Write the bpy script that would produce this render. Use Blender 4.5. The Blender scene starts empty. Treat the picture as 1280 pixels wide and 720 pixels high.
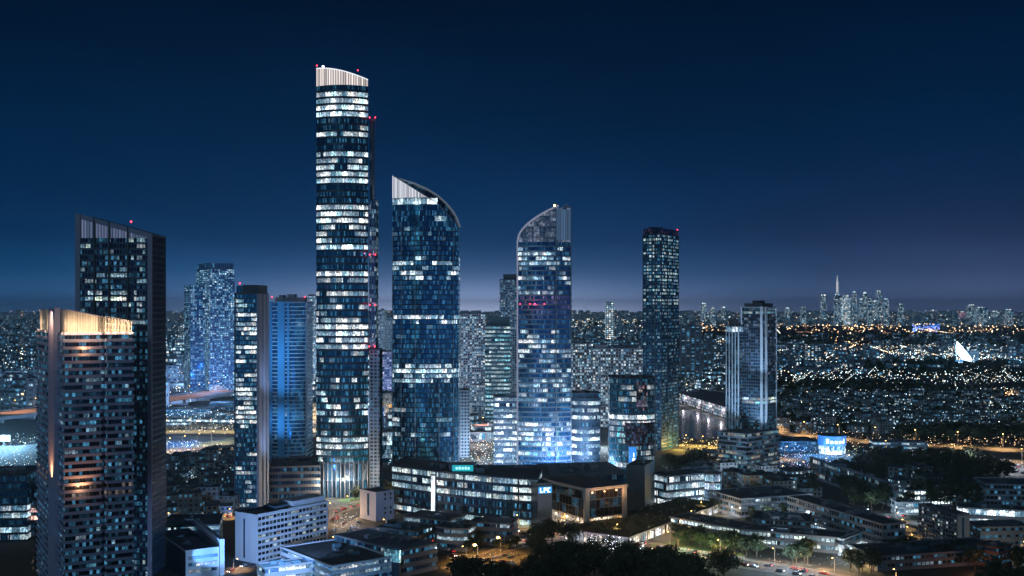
import bpy, bmesh, math, random
from mathutils import Vector
import numpy as np

random.seed(7)
rnd = random.random
def ru(a, b): return a + (b - a) * rnd()

sc = bpy.context.scene
COL = sc.collection
# ------------------------------------------------------------------ camera model
F, YH, HC = 640 / math.tan(math.radians(25)), 386.0, 140.0   # focal length in photo pixels, horizon row, eye height
def D(py): return F * HC / (py - YH)                         # ground distance seen at photo row py
def X(px, d): return (px - 640) / F * d
def Zy(py, d): return HC - (py - YH) * d / F
def Yz(z, d): return YH - (z - HC) * F / d
def gp(px, py): return (X(px, D(py)), D(py))
def R(a): return math.radians(a)

def quad(x0, xc, x1, d, th):
    """rectangular footprint whose near corner is seen at xc, its left face ends at x0 and its right face at x1"""
    c, s = math.cos(R(th)), math.sin(R(th))
    cx, cy = X(xc, d), d
    k0, k1 = (x0 - 640) / F, (x1 - 640) / F
    tl = (cx - k0 * cy) / (c + k0 * s)
    tr = (k1 * cy - cx) / (s - k1 * c)
    if tl <= 0 or tr <= 0: print('BADQUAD', x0, xc, x1, d, th, tl, tr)
    C = Vector((cx, cy)); L = Vector((-c, s)) * tl; Q = Vector((s, c)) * tr
    return [C, C + Q, C + Q + L, C + L]
def front(x0, x1, d, depth, slant=0.0):
    a = Vector((X(x0, d), d)); b = Vector((X(x1, d + slant), d + slant))
    n = (b - a).normalized(); n = Vector((-n.y, n.x))
    return [a, b, b + n * depth, a + n * depth]
def lens(x0, x1, d, bulge, depth, n=14, slant=0.0, back=0.0):
    """footprint with a convex front: front points left to right, then the back"""
    a = Vector((X(x0, d), d)); b = Vector((X(x1, d + slant), d + slant))
    t = (b - a).normalized(); nr = Vector((t.y, -t.x))
    fr = [a + (b - a) * (i / n) + nr * bulge * (1 - (2 * i / n - 1) ** 2) for i in range(n + 1)]
    bk = [a + (b - a) * (i / n) - nr * (depth + back * (1 - (2 * i / n - 1) ** 2)) for i in range(n, -1, -1)]
    return fr + bk
def offset(pts, o):
    n = len(pts); out = []
    for i in range(n):
        p0, p, p1 = Vector(pts[i - 1]), Vector(pts[i]), Vector(pts[(i + 1) % n])
        e0, e1 = (p - p0).normalized(), (p1 - p).normalized()
        n0, n1 = Vector((e0.y, -e0.x)), Vector((e1.y, -e1.x))
        m = n0 + n1
        if m.length < 1e-6: m = n0
        m.normalize()
        out.append(p + m * (o / max(.35, m.dot(n0))))
    return out
def centroid(pts): return sum((Vector(p) for p in pts), Vector((0, 0))) / len(pts)

# ------------------------------------------------------------------ mesh builder
class MB:
    def __init__(s): s.v, s.f, s.uv, s.m = [], [], [], []
    def face(s, vs, uv=None, m=0):
        b = len(s.v); s.v += [tuple(p) for p in vs]; s.f.append(tuple(range(b, b + len(vs))))
        s.uv.append(uv or [(p[0], p[1]) for p in vs]); s.m.append(m)
    def ring(s, pts, z0, z1, m=0, v0=0.0, v1=1.0, u0=0.0, closed=True, edge_m=None):
        n = len(pts); u = u0
        for i in range(n if closed else n - 1):
            a, b = pts[i], pts[(i + 1) % n]
            L = math.hypot(b[0] - a[0], b[1] - a[1])
            mm = edge_m.get(i, m) if edge_m else m
            s.face([(a[0], a[1], z0), (b[0], b[1], z0), (b[0], b[1], z1), (a[0], a[1], z1)], [(u, v0), (u + L, v0), (u + L, v1), (u, v1)], mm)
            u += L
    def cap(s, pts, z, m=0, up=True):
        P = [(p[0], p[1], z) for p in pts]
        s.face(P if up else P[::-1], None, m)
    def prism(s, pts, z0, z1, m=0, mc=None, bottom=True, v1=1.0):
        s.ring(pts, z0, z1, m, 0, v1); s.cap(pts, z1, m if mc is None else mc)
        if bottom: s.cap(pts, z0, m if mc is None else mc, False)
    def box(s, x0, x1, y0, y1, z0, z1, m=0, mc=None): s.prism([(x0, y0), (x1, y0), (x1, y1), (x0, y1)], z0, z1, m, mc)
    def obox(s, c, t, lx, ly, z0, z1, m=0, mc=None):
        c = Vector(c[:2]); t = Vector(t[:2]).normalized() * lx / 2; n = Vector((-t.y, t.x)).normalized() * ly / 2
        s.prism([c - t - n, c + t - n, c + t + n, c - t + n], z0, z1, m, mc)
    def tube(s, a, b, r0, r1, n=6, m=0):
        a, b = Vector(a), Vector(b); ax = (b - a).normalized()
        q = ax.orthogonal().normalized(); w = ax.cross(q)
        ra = [a + (q * math.cos(2 * math.pi * i / n) + w * math.sin(2 * math.pi * i / n)) * r0 for i in range(n)]
        rb = [b + (q * math.cos(2 * math.pi * i / n) + w * math.sin(2 * math.pi * i / n)) * r1 for i in range(n)]
        for i in range(n):
            j = (i + 1) % n; s.face([ra[i], ra[j], rb[j], rb[i]], [(0, 0), (1, 0), (1, 1), (0, 1)], m)
        s.face(rb, None, m); s.face(ra[::-1], None, m)
    def ball(s, c, r, m=0, nz=4, n=7, sz=1.0):
        c = Vector(c)
        P = lambda i, j: c + Vector((math.sin(math.pi * i / nz) * math.cos(2 * math.pi * j / n) * r, math.sin(math.pi * i / nz) * math.sin(2 * math.pi * j / n) * r, -math.cos(math.pi * i / nz) * r * sz))
        for i in range(nz):
            for j in range(n):
                vs = [P(i, j), P(i, j + 1), P(i + 1, j + 1), P(i + 1, j)]
                if i == 0: vs = [vs[0], vs[2], vs[3]]
                elif i == nz - 1: vs = vs[:3]
                s.face(vs, [(0, 0)] * len(vs), m)
    def mesh(s, name, mats):
        me = bpy.data.meshes.new(name); me.from_pydata(s.v, [], s.f)
        ul = me.uv_layers.new(name='UVMap')
        ul.data.foreach_set('uv', [c for f in s.uv for p in f for c in p])
        for mt in (mats if isinstance(mats, (list, tuple)) else [mats]): me.materials.append(mt)
        me.polygons.foreach_set('material_index', s.m)
        me.update(); return me
    def build(s, name, mats, parent=None, loc=(0, 0, 0), color=None):
        return link(name, s.mesh(name, mats), parent, loc, color)
def link(name, me, parent=None, loc=(0, 0, 0), color=None):
    o = bpy.data.objects.new(name, me); COL.objects.link(o); o.location = loc
    if parent: o.parent = parent
    if color: o.color = color
    return o
def tag(o, label=None, cat=None, group=None, kind=None):
    if label: o['label'] = label
    if cat: o['category'] = cat
    if group: o['group'] = group
    if kind: o['kind'] = kind
    return o
def thing(name, label, cat, loc=(0, 0, 0), rz=0.0, group=None):
    o = bpy.data.objects.new(name, None); COL.objects.link(o); o.location = loc; o.rotation_euler = (0, 0, rz)
    o.empty_display_size = 2
    return tag(o, label, cat, group)
KIDS = {}
def dup(root, loc, rz=0.0, label=None, group=None, scale=1.0):
    kids = KIDS.get(root.name)
    if kids is None: kids = KIDS[root.name] = [(c, [g for g in c.children]) for c in root.children]
    r = root.copy(); COL.objects.link(r); r.location = loc; r.rotation_euler = (0, 0, rz); r.scale = (scale,) * 3
    if label: r['label'] = label
    if group: r['group'] = group
    for ch, gs in kids:
        c = ch.copy(); COL.objects.link(c); c.parent = r
        for g in gs:
            e = g.copy(); COL.objects.link(e); e.parent = c
    return r
def lamp(kind, loc, energy, color, size=.5, target=None, spot=None, blend=.6, size_y=None):
    l = bpy.data.lights.new('lamp_light', kind); l.energy = energy; l.color = color
    if kind == 'AREA':
        l.size = size
        if size_y: l.shape = 'RECTANGLE'; l.size_y = size_y
    else: l.shadow_soft_size = size
    if spot: l.spot_size = R(spot); l.spot_blend = blend
    o = bpy.data.objects.new('lamp_light', l); COL.objects.link(o); o.location = loc
    if target is not None: o.rotation_euler = (Vector(target) - Vector(loc)).to_track_quat('-Z', 'Y').to_euler()
    return o

# ------------------------------------------------------------------ materials
class NT:
    def __init__(s, mat): s.t = mat.node_tree; s.n = s.t.nodes; s.l = s.t.links
    def new(s, typ, **kw):
        n = s.n.new(typ)
        for k, v in kw.items(): setattr(n, k, v)
        return n
    def put(s, sock, v):
        if hasattr(v, 'is_output'): s.l.new(v, sock)
        elif v is not None: sock.default_value = v
    def m(s, op, a, b=None, c=None, clamp=False):
        n = s.new('ShaderNodeMath', operation=op, use_clamp=clamp)
        for i, v in enumerate((a, b, c)): s.put(n.inputs[i], v) if v is not None else None
        return n.outputs[0]
    def vm(s, op, a, b=None):
        n = s.new('ShaderNodeVectorMath', operation=op); s.put(n.inputs[0], a)
        if b is not None: s.put(n.inputs['Scale'] if op == 'SCALE' else n.inputs[1], b)
        return n.outputs[0]
    def xyz(s, x, y, z):
        n = s.new('ShaderNodeCombineXYZ')
        for i, v in enumerate((x, y, z)): s.put(n.inputs[i], v)
        return n.outputs[0]
    def mix(s, f, a, b):
        n = s.new('ShaderNodeMix', data_type='RGBA'); s.put(n.inputs[0], f)
        s.put(n.inputs[6], col4(a)); s.put(n.inputs[7], col4(b)); return n.outputs[2]
    def fmix(s, f, a, b):
        n = s.new('ShaderNodeMix', data_type='FLOAT'); s.put(n.inputs[0], f); s.put(n.inputs[2], a); s.put(n.inputs[3], b); return n.outputs[0]
def col4(c): return c if hasattr(c, 'is_output') else (*c[:3], 1.0)
def newmat(name):
    m = bpy.data.materials.new(name); m.use_nodes = True; m.node_tree.nodes.clear()
    t = NT(m); out = t.new('ShaderNodeOutputMaterial'); p = t.new('ShaderNodeBsdfPrincipled'); t.l.new(p.outputs[0], out.inputs[0])
    return m, t, p

def matte(name, c, rough=.75, var=.35, scale=.25, streak=False, metal=0.0, bump=0.0):
    m, t, p = newmat(name)
    tc = t.new('ShaderNodeTexCoord'); g = tc.outputs['Object']
    if streak: g = t.vm('MULTIPLY', g, (1, 1, .18))
    n = t.new('ShaderNodeTexNoise'); t.put(n.inputs['Vector'], g); n.inputs['Scale'].default_value = scale; n.inputs['Detail'].default_value = 6; n.inputs['Roughness'].default_value = .65
    f = t.m('MULTIPLY_ADD', n.outputs[0], 2.2, -.6, clamp=True)
    oi = t.new('ShaderNodeObjectInfo')
    f2 = t.m('MULTIPLY_ADD', oi.outputs['Random'], .25, t.m('MULTIPLY', f, .75))
    t.put(p.inputs['Base Color'], t.mix(f2, [x * (1 - var) for x in c], [x * (1 + var) for x in c]))
    p.inputs['Roughness'].default_value = rough; p.inputs['Metallic'].default_value = metal
    if bump:
        b = t.new('ShaderNodeBump'); b.inputs['Strength'].default_value = bump; t.put(b.inputs['Height'], n.outputs[0]); t.put(p.inputs['Normal'], b.outputs[0])
    return m
def glow(name, c, strength, sample=False):
    m, t, p = newmat(name)
    p.inputs['Base Color'].default_value = (.02, .02, .02, 1); p.inputs['Emission Color'].default_value = (*c, 1); p.inputs['Emission Strength'].default_value = strength
    if not sample: m.cycles.emission_sampling = 'NONE'
    return m

COOL, ICE, TEAL, WARM, GOLD, GREENW = (.72, .92, 1), (.46, .78, 1), (.3, .75, .9), (1, .72, .42), (1, .55, .2), (.82, 1, .82)
def window_mat(name, bay, frame=(.12, .03, .97), glass=(.03, .07, .12), wall=(.03, .04, .055), L=1.0, strength=1.4, pal=(COOL, ICE, (.9, .95, 1)), clus=.55,
               metal=.75, rough=.1, dim=.05, accent=(1, .25, .45), jit=.03, fine=1.0, wrough=.6, room=3, dimc=(.10, .42, .72)):
    """facade of glass panes; which rooms are lit comes from the object colour (r: share lit, g: brightness, b: 1 plain .. 0 accent colour, a: seed)"""
    m, t, p = newmat(name)
    uv = t.new('ShaderNodeUVMap'); sp = t.new('ShaderNodeSeparateXYZ'); t.put(sp.inputs[0], uv.outputs[0]); u, v = sp.outputs[0], sp.outputs[1]
    oi = t.new('ShaderNodeObjectInfo'); sr = t.new('ShaderNodeSeparateColor'); t.put(sr.inputs[0], oi.outputs['Color'])
    seed = t.m('MULTIPLY', oi.outputs['Alpha'], 57.3)
    ub = t.m('DIVIDE', u, bay); cu = t.m('FLOOR', ub); fu = t.m('FRACT', ub); cv = t.m('FLOOR', v); fv = t.m('FRACT', v)
    wn = t.new('ShaderNodeTexWhiteNoise', noise_dimensions='3D'); t.put(wn.inputs[0], t.xyz(cu, cv, seed))
    sw = t.new('ShaderNodeSeparateColor'); t.put(sw.inputs[0], wn.outputs['Color'])
    wr_ = t.new('ShaderNodeTexWhiteNoise', noise_dimensions='3D'); t.put(wr_.inputs[0], t.xyz(t.m('FLOOR', t.m('DIVIDE', ub, room)), cv, t.m('ADD', seed, 7.7)))
    srm = t.new('ShaderNodeSeparateColor'); t.put(srm.inputs[0], wr_.outputs['Color'])
    nz = t.new('ShaderNodeTexNoise'); t.put(nz.inputs['Vector'], t.xyz(t.m('MULTIPLY', u, .075), t.m('MULTIPLY_ADD', cv, 3.1, seed), t.m('MULTIPLY', seed, 2.1)))
    nz.inputs['Scale'].default_value = 1; nz.inputs['Detail'].default_value = 1
    nzs = t.m('MULTIPLY_ADD', nz.outputs[0], 2.4, -.7, clamp=True)
    val = t.m('ADD', t.m('MULTIPLY', t.m('ADD', t.m('MULTIPLY', wr_.outputs[0], .65), t.m('MULTIPLY', wn.outputs[0], .35)), 1 - clus), t.m('MULTIPLY', nzs, clus))
    lit = t.m('LESS_THAN', val, t.m('MULTIPLY', sr.outputs[0], L))
    nf = t.new('ShaderNodeTexNoise'); t.put(nf.inputs['Vector'], t.xyz(t.m('MULTIPLY', u, .9 * fine), t.m('MULTIPLY_ADD', v, 2.6, seed), seed))
    nf.inputs['Scale'].default_value = 1; nf.inputs['Detail'].default_value = 3; nf.inputs['Roughness'].default_value = .75
    inner = t.m('MAXIMUM', t.m('MULTIPLY_ADD', nf.outputs[0], 6.4, -2.2), .06)
    bri = t.m('MULTIPLY', t.m('MULTIPLY_ADD', t.m('POWER', srm.outputs[0], 2.0), .95, .22), t.m('MULTIPLY_ADD', sw.outputs[0], .6, .6))
    blind = t.m('LESS_THAN', fv, t.m('SUBTRACT', 1.05, t.m('MULTIPLY', t.m('POWER', sw.outputs[1], 2), .75)))
    on = t.m('MULTIPLY', t.m('MULTIPLY', t.m('MULTIPLY', lit, t.m('MULTIPLY', bri, t.m('MINIMUM', t.m('MULTIPLY_ADD', sr.outputs[0], 1.1, .35), 1.0))), t.m('MULTIPLY_ADD', blind, .8, .2)), t.m('MULTIPLY', inner, sr.outputs[1]))
    tot = t.m('ADD', on, t.m('MULTIPLY', t.m('POWER', sw.outputs[1], 6), t.m('MULTIPLY', inner, dim)))
    mask = t.m('MULTIPLY', t.m('GREATER_THAN', fu, frame[0]), t.m('MULTIPLY', t.m('GREATER_THAN', fv, frame[1]), t.m('LESS_THAN', fv, frame[2])))
    cr = t.new('ShaderNodeValToRGB'); cr.color_ramp.interpolation = 'CONSTANT'; e = cr.color_ramp.elements
    e[0].color = col4(pal[0]); e[1].position = .5; e[1].color = col4(pal[1])
    for i, c in enumerate(pal[2:]): k = e.new(.7 + .2 * i); k.color = col4(c)
    t.put(cr.inputs[0], srm.outputs[2])
    t.put(p.inputs['Emission Color'], t.mix(sr.outputs[2], accent, t.mix(t.m('MULTIPLY', t.m('MULTIPLY', lit, bri), 1.9, clamp=True), dimc, cr.outputs[0])))
    t.put(p.inputs['Emission Strength'], t.m('MULTIPLY', t.m('MULTIPLY', tot, mask), strength))
    gv = t.mix(sw.outputs[0], [x * .86 for x in glass], [x * 1.14 for x in glass])
    t.put(p.inputs['Base Color'], t.mix(mask, wall, gv))
    t.put(p.inputs['Metallic'], t.m('MULTIPLY', mask, metal)); t.put(p.inputs['Roughness'], t.fmix(mask, wrough, rough))
    ge = t.new('ShaderNodeNewGeometry')
    j = t.vm('SCALE', t.vm('SUBTRACT', wn.outputs['Color'], (.5, .5, .5)), t.m('MULTIPLY', mask, jit))
    t.put(p.inputs['Normal'], t.vm('NORMALIZE', t.vm('ADD', ge.outputs['Normal'], j)))
    m.cycles.emission_sampling = 'NONE'
    return m

CONC = matte('concrete', (.28, .30, .36), .8, .25, .12, True)
CONC_D = matte('dark_concrete', (.10, .105, .12), .8, .3, .1, True)
CONC_B = matte('brown_concrete', (.16, .15, .155), .8, .25, .1, True)
PLUM = matte('plum_grey_panel', (.36, .31, .38), .7, .2, .1, True)
WHITE = matte('white_render', (.62, .64, .68), .7, .2, .08, True)
CREAM = matte('cream_panel', (.72, .6, .46), .6, .15, .4)
ALU = matte('grey_aluminium', (.28, .31, .35), .35, .15, .3, metal=.7)
DALU = matte('dark_aluminium', (.04, .05, .065), .4, .3, .3, metal=.4)
NAVY = matte('navy_metal_panel', (.035, .06, .09), .45, .3, .2, metal=.2)
ROOF = matte('roof_felt', (.06, .075, .085), .9, .5, .09, bump=.3)
ROOF_T = matte('teal_roof_sheet', (.06, .12, .15), .7, .4, .07, bump=.2)
ROOF_G = matte('planted_roof', (.02, .03, .016), .95, .6, .25, bump=.6)
BRICK = matte('red_brown_brick', (.24, .10, .06), .85, .3, .3)
BEIGE = matte('beige_render', (.24, .23, .24), .8, .25, .1, True)
ASPH = matte('asphalt', (.055, .055, .06), .8, .35, .05)
KERB = matte('kerb_stone', (.32, .31, .3), .85, .2, .3)
PAINT = matte('road_paint', (.75, .75, .72), .6, .2, .5)
PAVE = matte('paving', (.2, .18, .165), .85, .3, .12)
GRASS = matte('grass_lawn', (.05, .085, .03), .95, .5, .15, bump=.4)
POLE = matte('galvanised_steel', (.3, .31, .32), .45, .15, 1, metal=.8)
BARK = matte('bark', (.07, .05, .035), .9, .3, 1)
RED = glow('red_beacon_glow', (1, .03, .06), 9)
LAMP_O = glow('sodium_lamp_glow', (1, .48, .12), 40)
LAMP_W = glow('white_lamp_glow', (.85, .93, 1), 30)

# ------------------------------------------------------------------ buildings
SEED = [0]
def nseed():
    SEED[0] += 1
    return (SEED[0] * .6180339887) % 1.0
def storeys(root, pts, n, fh, glass, spand, wr=.7, out=.15, colorfn=None, z0=0.0, edge_m=None, sp_pts=None):
    """one window_band and one spandrel per storey, each a part of its own"""
    b = MB(); b.ring(pts, 0, fh * wr, edge_m=edge_m, v0=0, v1=.999)
    bm_ = b.mesh('window_band', glass)
    s = MB(); s.prism(sp_pts or offset(pts, out), 0, fh * (1 - wr)); sm = s.mesh('spandrel', spand)
    for i in range(n):
        z = z0 + i * fh
        c = colorfn(z + root.location.z + fh / 2) if colorfn else (.4, 1, 1)
        link('spandrel', sm, root, (0, 0, z))
        link('window_band', bm_, root, (0, 0, z + fh * (1 - wr)), (*c, nseed()))
def roof(root, pts, z, mat_wall, mat_roof, par=1.2, th=.35, units=0, uh=3.0, name='roof'):
    m = MB(); o = offset(pts, .12); i = offset(pts, -th)
    m.ring(o, z, z + par, 0); m.ring(i[::-1], z + .05, z + par, 0)
    n = len(o)
    for k in range(n):
        a, b, c, d_ = o[k], o[(k + 1) % n], i[(k + 1) % n], i[k]
        m.face([(a[0], a[1], z + par), (b[0], b[1], z + par), (c[0], c[1], z + par), (d_[0], d_[1], z + par)])
    m.cap(i, z + .25, 1)
    m.build(name, [mat_wall, mat_roof], root)
    c = centroid(pts); e = (Vector(pts[1]) - Vector(pts[0])).normalized()
    for k in range(int(units * 1.8)):
        a = Vector(random.choice(pts)); w = ru(.15, .6); q = c + (a - c) * w * .8
        uu = MB(); h = ru(.3, 1) * uh; lx, ly = random.choice(((ru(2, 5), ru(2, 4)), (ru(6, 13), ru(.6, 1.2)), (ru(1, 2), ru(1, 2))))
        uu.obox(q, e, lx, ly, z + .25, z + .25 + h, 0); uu.obox(q, e, lx * .8, ly * .8, z + .252 + h, z + .5 + h, 0)
        uu.build('roof_unit', random.choice([ALU, CONC_D, ROOF_T]), root)
def start(name, label, foot, cat='tower', z=0.0):
    c = centroid(foot); root = thing(name, label, cat, (c.x, c.y, z))
    return root, [Vector(p) - c for p in foot], c
def core(root, pts, z1, mat=None, inset=.35, z0=0.0):
    m = MB(); m.prism(offset(pts, -inset), z0, z1); return m.build('core', mat or DALU, root)
def rows(table, d, dflt=(.3, .8, 1)):
    """lighting of storeys read off by photo row: [(y0, y1, lit, bright[, plain])]"""
    def fn(z):
        y = Yz(z, d)
        for r in table:
            if r[0] <= y < r[1]:
                return (min(1, (r[2] if r[2] > .75 else .75 * (r[2] / .75) ** 1.6) * ru(.75, 1.2)), r[3] * ru(.75, 1.25), r[4] if len(r) > 4 else 1)
        return (dflt[0] * ru(.4, 1.6), dflt[1] * ru(.6, 1.3), dflt[2])
    return fn
def mix_fn(lo, hi, p_dark=.2, b=(.5, 1.1)):
    def fn(z):
        if rnd() < p_dark: return (lo * .3, .6, 1)
        return (ru(lo, hi), ru(*b), 1)
    return fn
def beacon(root, p):
    m = MB(); m.tube((p[0], p[1], p[2] - 1.2), p, .12, .1, 5, 0); m.ball(p, .5, 1); m.build('beacon_light', [POLE, RED], root)
def office(name, label, foot, h, fh, glass, wall, roofm=None, wr=.6, lit=(.2, .7), z=0.0, units=3, out=.15, cat='building', colorfn=None, edge_m=None, cores=None, par=1.0, uh=2.5, b=(.5, 1.1), pdark=.15):
    root, pts, c = start(name, label, foot, cat, z)
    n = max(1, round(h / fh)); fh = h / n
    core(root, pts, h - .05, cores or CONC_D)
    storeys(root, pts, n, fh, glass, wall, wr, out, colorfn or mix_fn(lit[0], lit[1], pdark, b), 0, edge_m)
    roof(root, offset(pts, out + .03), h, wall, roofm or ROOF, par, .35, units, uh)
    return root, pts
def block(name, label, foot, h, wallmat, roofm=None, z=0.0, n=None, fh=3.2, units=2, cat='building', group=None, color=None, par=1.0, trim=None):
    """body with panes in its facade material (for buildings whose windows are about a pixel)"""
    root, pts, c = start(name, label, foot, cat, z)
    if group: root['group'] = group
    n = n or max(1, round(h / fh))
    m = MB(); m.ring(pts, 0, h, 0, 0, n, u0=ru(0, 50)); o = m.build('wall', wallmat, root, color=(*(color or (1, 1, 1)), nseed()))
    roof(root, pts, h, trim or CONC_D, roofm or ROOF, par, .4, units)
    return root, pts
def punched(root, pts, edges, n, fh, z0, bay, w, h, glass, lit=.3, b=(.4, 1.0), sill=.9, limit=100, skip=None, frame=None):
    """separate windows on the given edges; the rows nearest the top come first, past LIMIT the rest is one part"""
    fm = frame or DALU
    wm = MB()
    wm.box(-w / 2 - .12, w / 2 + .12, -.03, .03, -.12, 0, 1); wm.box(-w / 2 - .12, w / 2 + .12, -.03, .03, h, h + .12, 1)
    wm.box(-w / 2 - .12, -w / 2, -.03, .03, 0, h, 1); wm.box(w / 2, w / 2 + .12, -.03, .03, 0, h, 1)
    wm.face([(-w / 2, .0, 0), (w / 2, .0, 0), (w / 2, .0, h), (-w / 2, .0, h)], [(.2, 0), (w + .2, 0), (w + .2, .999), (.2, .999)], 0)
    me = wm.mesh('window', [glass, fm]); spots = []
    for e in edges:
        a, q = Vector(pts[e]), Vector(pts[(e + 1) % len(pts)]); t = (q - a); L = t.length; t.normalize(); nr = Vector((t.y, -t.x))
        k = int((L - 1.0) / bay)
        for f in range(n - 1, -1, -1):
            for i in range(k):
                if skip and skip(e, f, i, k): continue
                pt = a + t * ((L - k * bay) / 2 + (i + .5) * bay) + nr * .035
                spots.append((pt, math.atan2(t.y, t.x), z0 + f * fh + sill))
    on = lambda: (1, ru(*b), 1, nseed()) if rnd() < lit else (0, .5, 1, nseed())
    for pt, rz, z in spots[:limit]:
        o = link('window', me, root, (pt.x, pt.y, z), on()); o.rotation_euler = (0, 0, rz)
    if spots[limit:]:
        m = MB()
        for pt, rz, z in spots[limit:]:
            c, s = math.cos(rz), math.sin(rz); u = random.randint(0, 40) * 20
            m.face([(pt.x + c * q, pt.y + s * q, z + zz) for q, zz in ((-w / 2, 0), (w / 2, 0), (w / 2, h), (-w / 2, h))], [(u + .2, 0), (u + w + .2, 0), (u + w + .2, .999), (u + .2, .999)])
        o = m.build('window', glass, root, color=(lit, .8, 1, nseed())); o['kind'] = 'stuff'
# ------------------------------------------------------------------ facade materials
G_OFF = window_mat('glass_office', 0.95, (.1, .03, .97), (.02, .2, .36), pal=(COOL, ICE, (.95, .97, 1)), strength=1.6, fine=1.3, dim=.24, room=4, clus=0.75)
G_TEAL = window_mat('glass_teal', 0.85, (.1, .03, .97), (.012, .18, .28), pal=((.88, .97, 1), (.6, .92, 1), (1, 1, .95)), strength=1.9, fine=1.4, dim=.24, room=5, clus=0.8)
G_RES = window_mat('glass_apartment', 2.0, (.1, .05, .93), (.015, .06, .13), wall=(.12, .11, .14), pal=(COOL, (.95, .97, 1), WARM, GREENW), clus=.35, strength=1.7, dim=.25, fine=1.6, metal=.5)
G_DARK = window_mat('glass_dark', 1.8, (.1, .03, .97), (.012, .09, .2), L=.25, strength=.4, dim=.15, clus=.3)
G_BLUE = window_mat('glass_blue', 1.6, (.08, .03, .97), (.03, .24, .5), pal=(COOL, ICE, (.9, .95, 1)), clus=.6, strength=1.0, dim=.25, fine=1.4)
G_GRID = window_mat('glass_grid', 3.0, (.22, .1, .9), (.015, .12, .24), wall=(.04, .1, .16), pal=((.85, 1, .9), TEAL, COOL), clus=.15, strength=1.5, dim=.3, room=1)
G_SHOP = window_mat('glass_shopfront', 1.8, (.1, .04, .96), (.03, .06, .09), pal=(COOL, (.9, .96, 1), (.75, .9, 1)), clus=.3, strength=2.3, dim=.3, metal=.3, fine=1.5)
G_WARM = window_mat('glass_warm', 1.8, (.12, .04, .96), (.05, .04, .03), pal=(WARM, GOLD, (1, .82, .6)), clus=.4, strength=1.2, dim=.2, metal=.4, accent=COOL, fine=1.5)
G_WIN = window_mat('glass_window', 20, (0, .0, 1), (.02, .03, .045), pal=(COOL, GREENW, (.95, .95, 1), (1, .85, .6)), clus=.1, strength=1.0, dim=.05, fine=2)
F_WHITE = window_mat('facade_white_flats', 3.0, (.34, .26, .88), (.03, .04, .07), wall=(.42, .43, .48), pal=(COOL, (1, .95, .88), (.9, .95, 1), (1, .85, .65)), L=.46, room=1, clus=.15, strength=3.0, metal=.3, dim=.2)
F_PALE = window_mat('facade_pale_flats', 2.8, (.34, .28, .88), (.03, .06, .1), wall=(.3, .36, .46), pal=(COOL, ICE, (1, .95, .85)), L=.45, clus=.2, room=1, strength=1.2, metal=.3, dim=.3)
F_BLUE = window_mat('facade_blue_flats', 3.2, (.25, .2, .86), (.03, .09, .2), wall=(.07, .13, .25), pal=(ICE, (.28, .62, 1), COOL), L=.48, clus=.35, room=1, strength=2.4, metal=.4, dim=.3)
F_FAR = window_mat('facade_far', 9.0, (.45, .35, .8), (.02, .04, .07), wall=(.16, .18, .22), pal=(COOL, (1, .92, .75), (1, .7, .4), ICE), L=.34, clus=.55, room=1, strength=3.0, metal=.2, dim=.4)
F_FARC = window_mat('facade_far_centre', 9.0, (.3, .25, .85), (.02, .05, .09), wall=(.16, .2, .26), pal=(COOL, ICE, (1, .95, .85)), L=.6, clus=.3, room=1, strength=2.0, metal=.2, dim=.6)
F_HOUSE = window_mat('facade_house', 3.4, (.5, .32, .82), (.02, .03, .04), wall=(.2, .19, .18), pal=(COOL, (.9, 1, .9), (1, .8, .5), COOL), L=.26, clus=.15, room=1, strength=3.0, metal=.2, dim=.2)
SCREEN = glow('screen_painted_uplight', (.9, .92, 1), 1.15)  # uplight on the crown rim put into its emission
def slat_screen(name, c, s, bay, duty=.55):
    """louvre with its lighting put into the emission: bright panels between dark fins"""
    m, t, p = newmat(name)
    uv = t.new('ShaderNodeUVMap'); q = t.new('ShaderNodeSeparateXYZ'); t.put(q.inputs[0], uv.outputs[0])
    fu = t.m('FRACT', t.m('DIVIDE', q.outputs[0], bay)); on = t.m('LESS_THAN', fu, duty)
    wn = t.new('ShaderNodeTexWhiteNoise', noise_dimensions='1D'); t.put(wn.inputs['W'], t.m('FLOOR', t.m('DIVIDE', q.outputs[0], bay)))
    p.inputs['Base Color'].default_value = (.3, .32, .36, 1); p.inputs['Emission Color'].default_value = (*c, 1)
    t.put(p.inputs['Emission Strength'], t.m('MULTIPLY', t.m('MULTIPLY_ADD', on, .75, .25), t.m('MULTIPLY_ADD', wn.outputs[0], .7 * s, .45 * s)))
    m.cycles.emission_sampling = 'NONE'; return m
SLAT_W = slat_screen('lit_louvre_white', (.88, .9, 1), 1.0, 1.3)
SLAT_P = slat_screen('lit_louvre_peach', (1, .86, .78), 1.0, 1.9, .6)
SLAT_B = slat_screen('lit_louvre_blue', (.2, .42, .8), .3, 2.4, .3)

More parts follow.
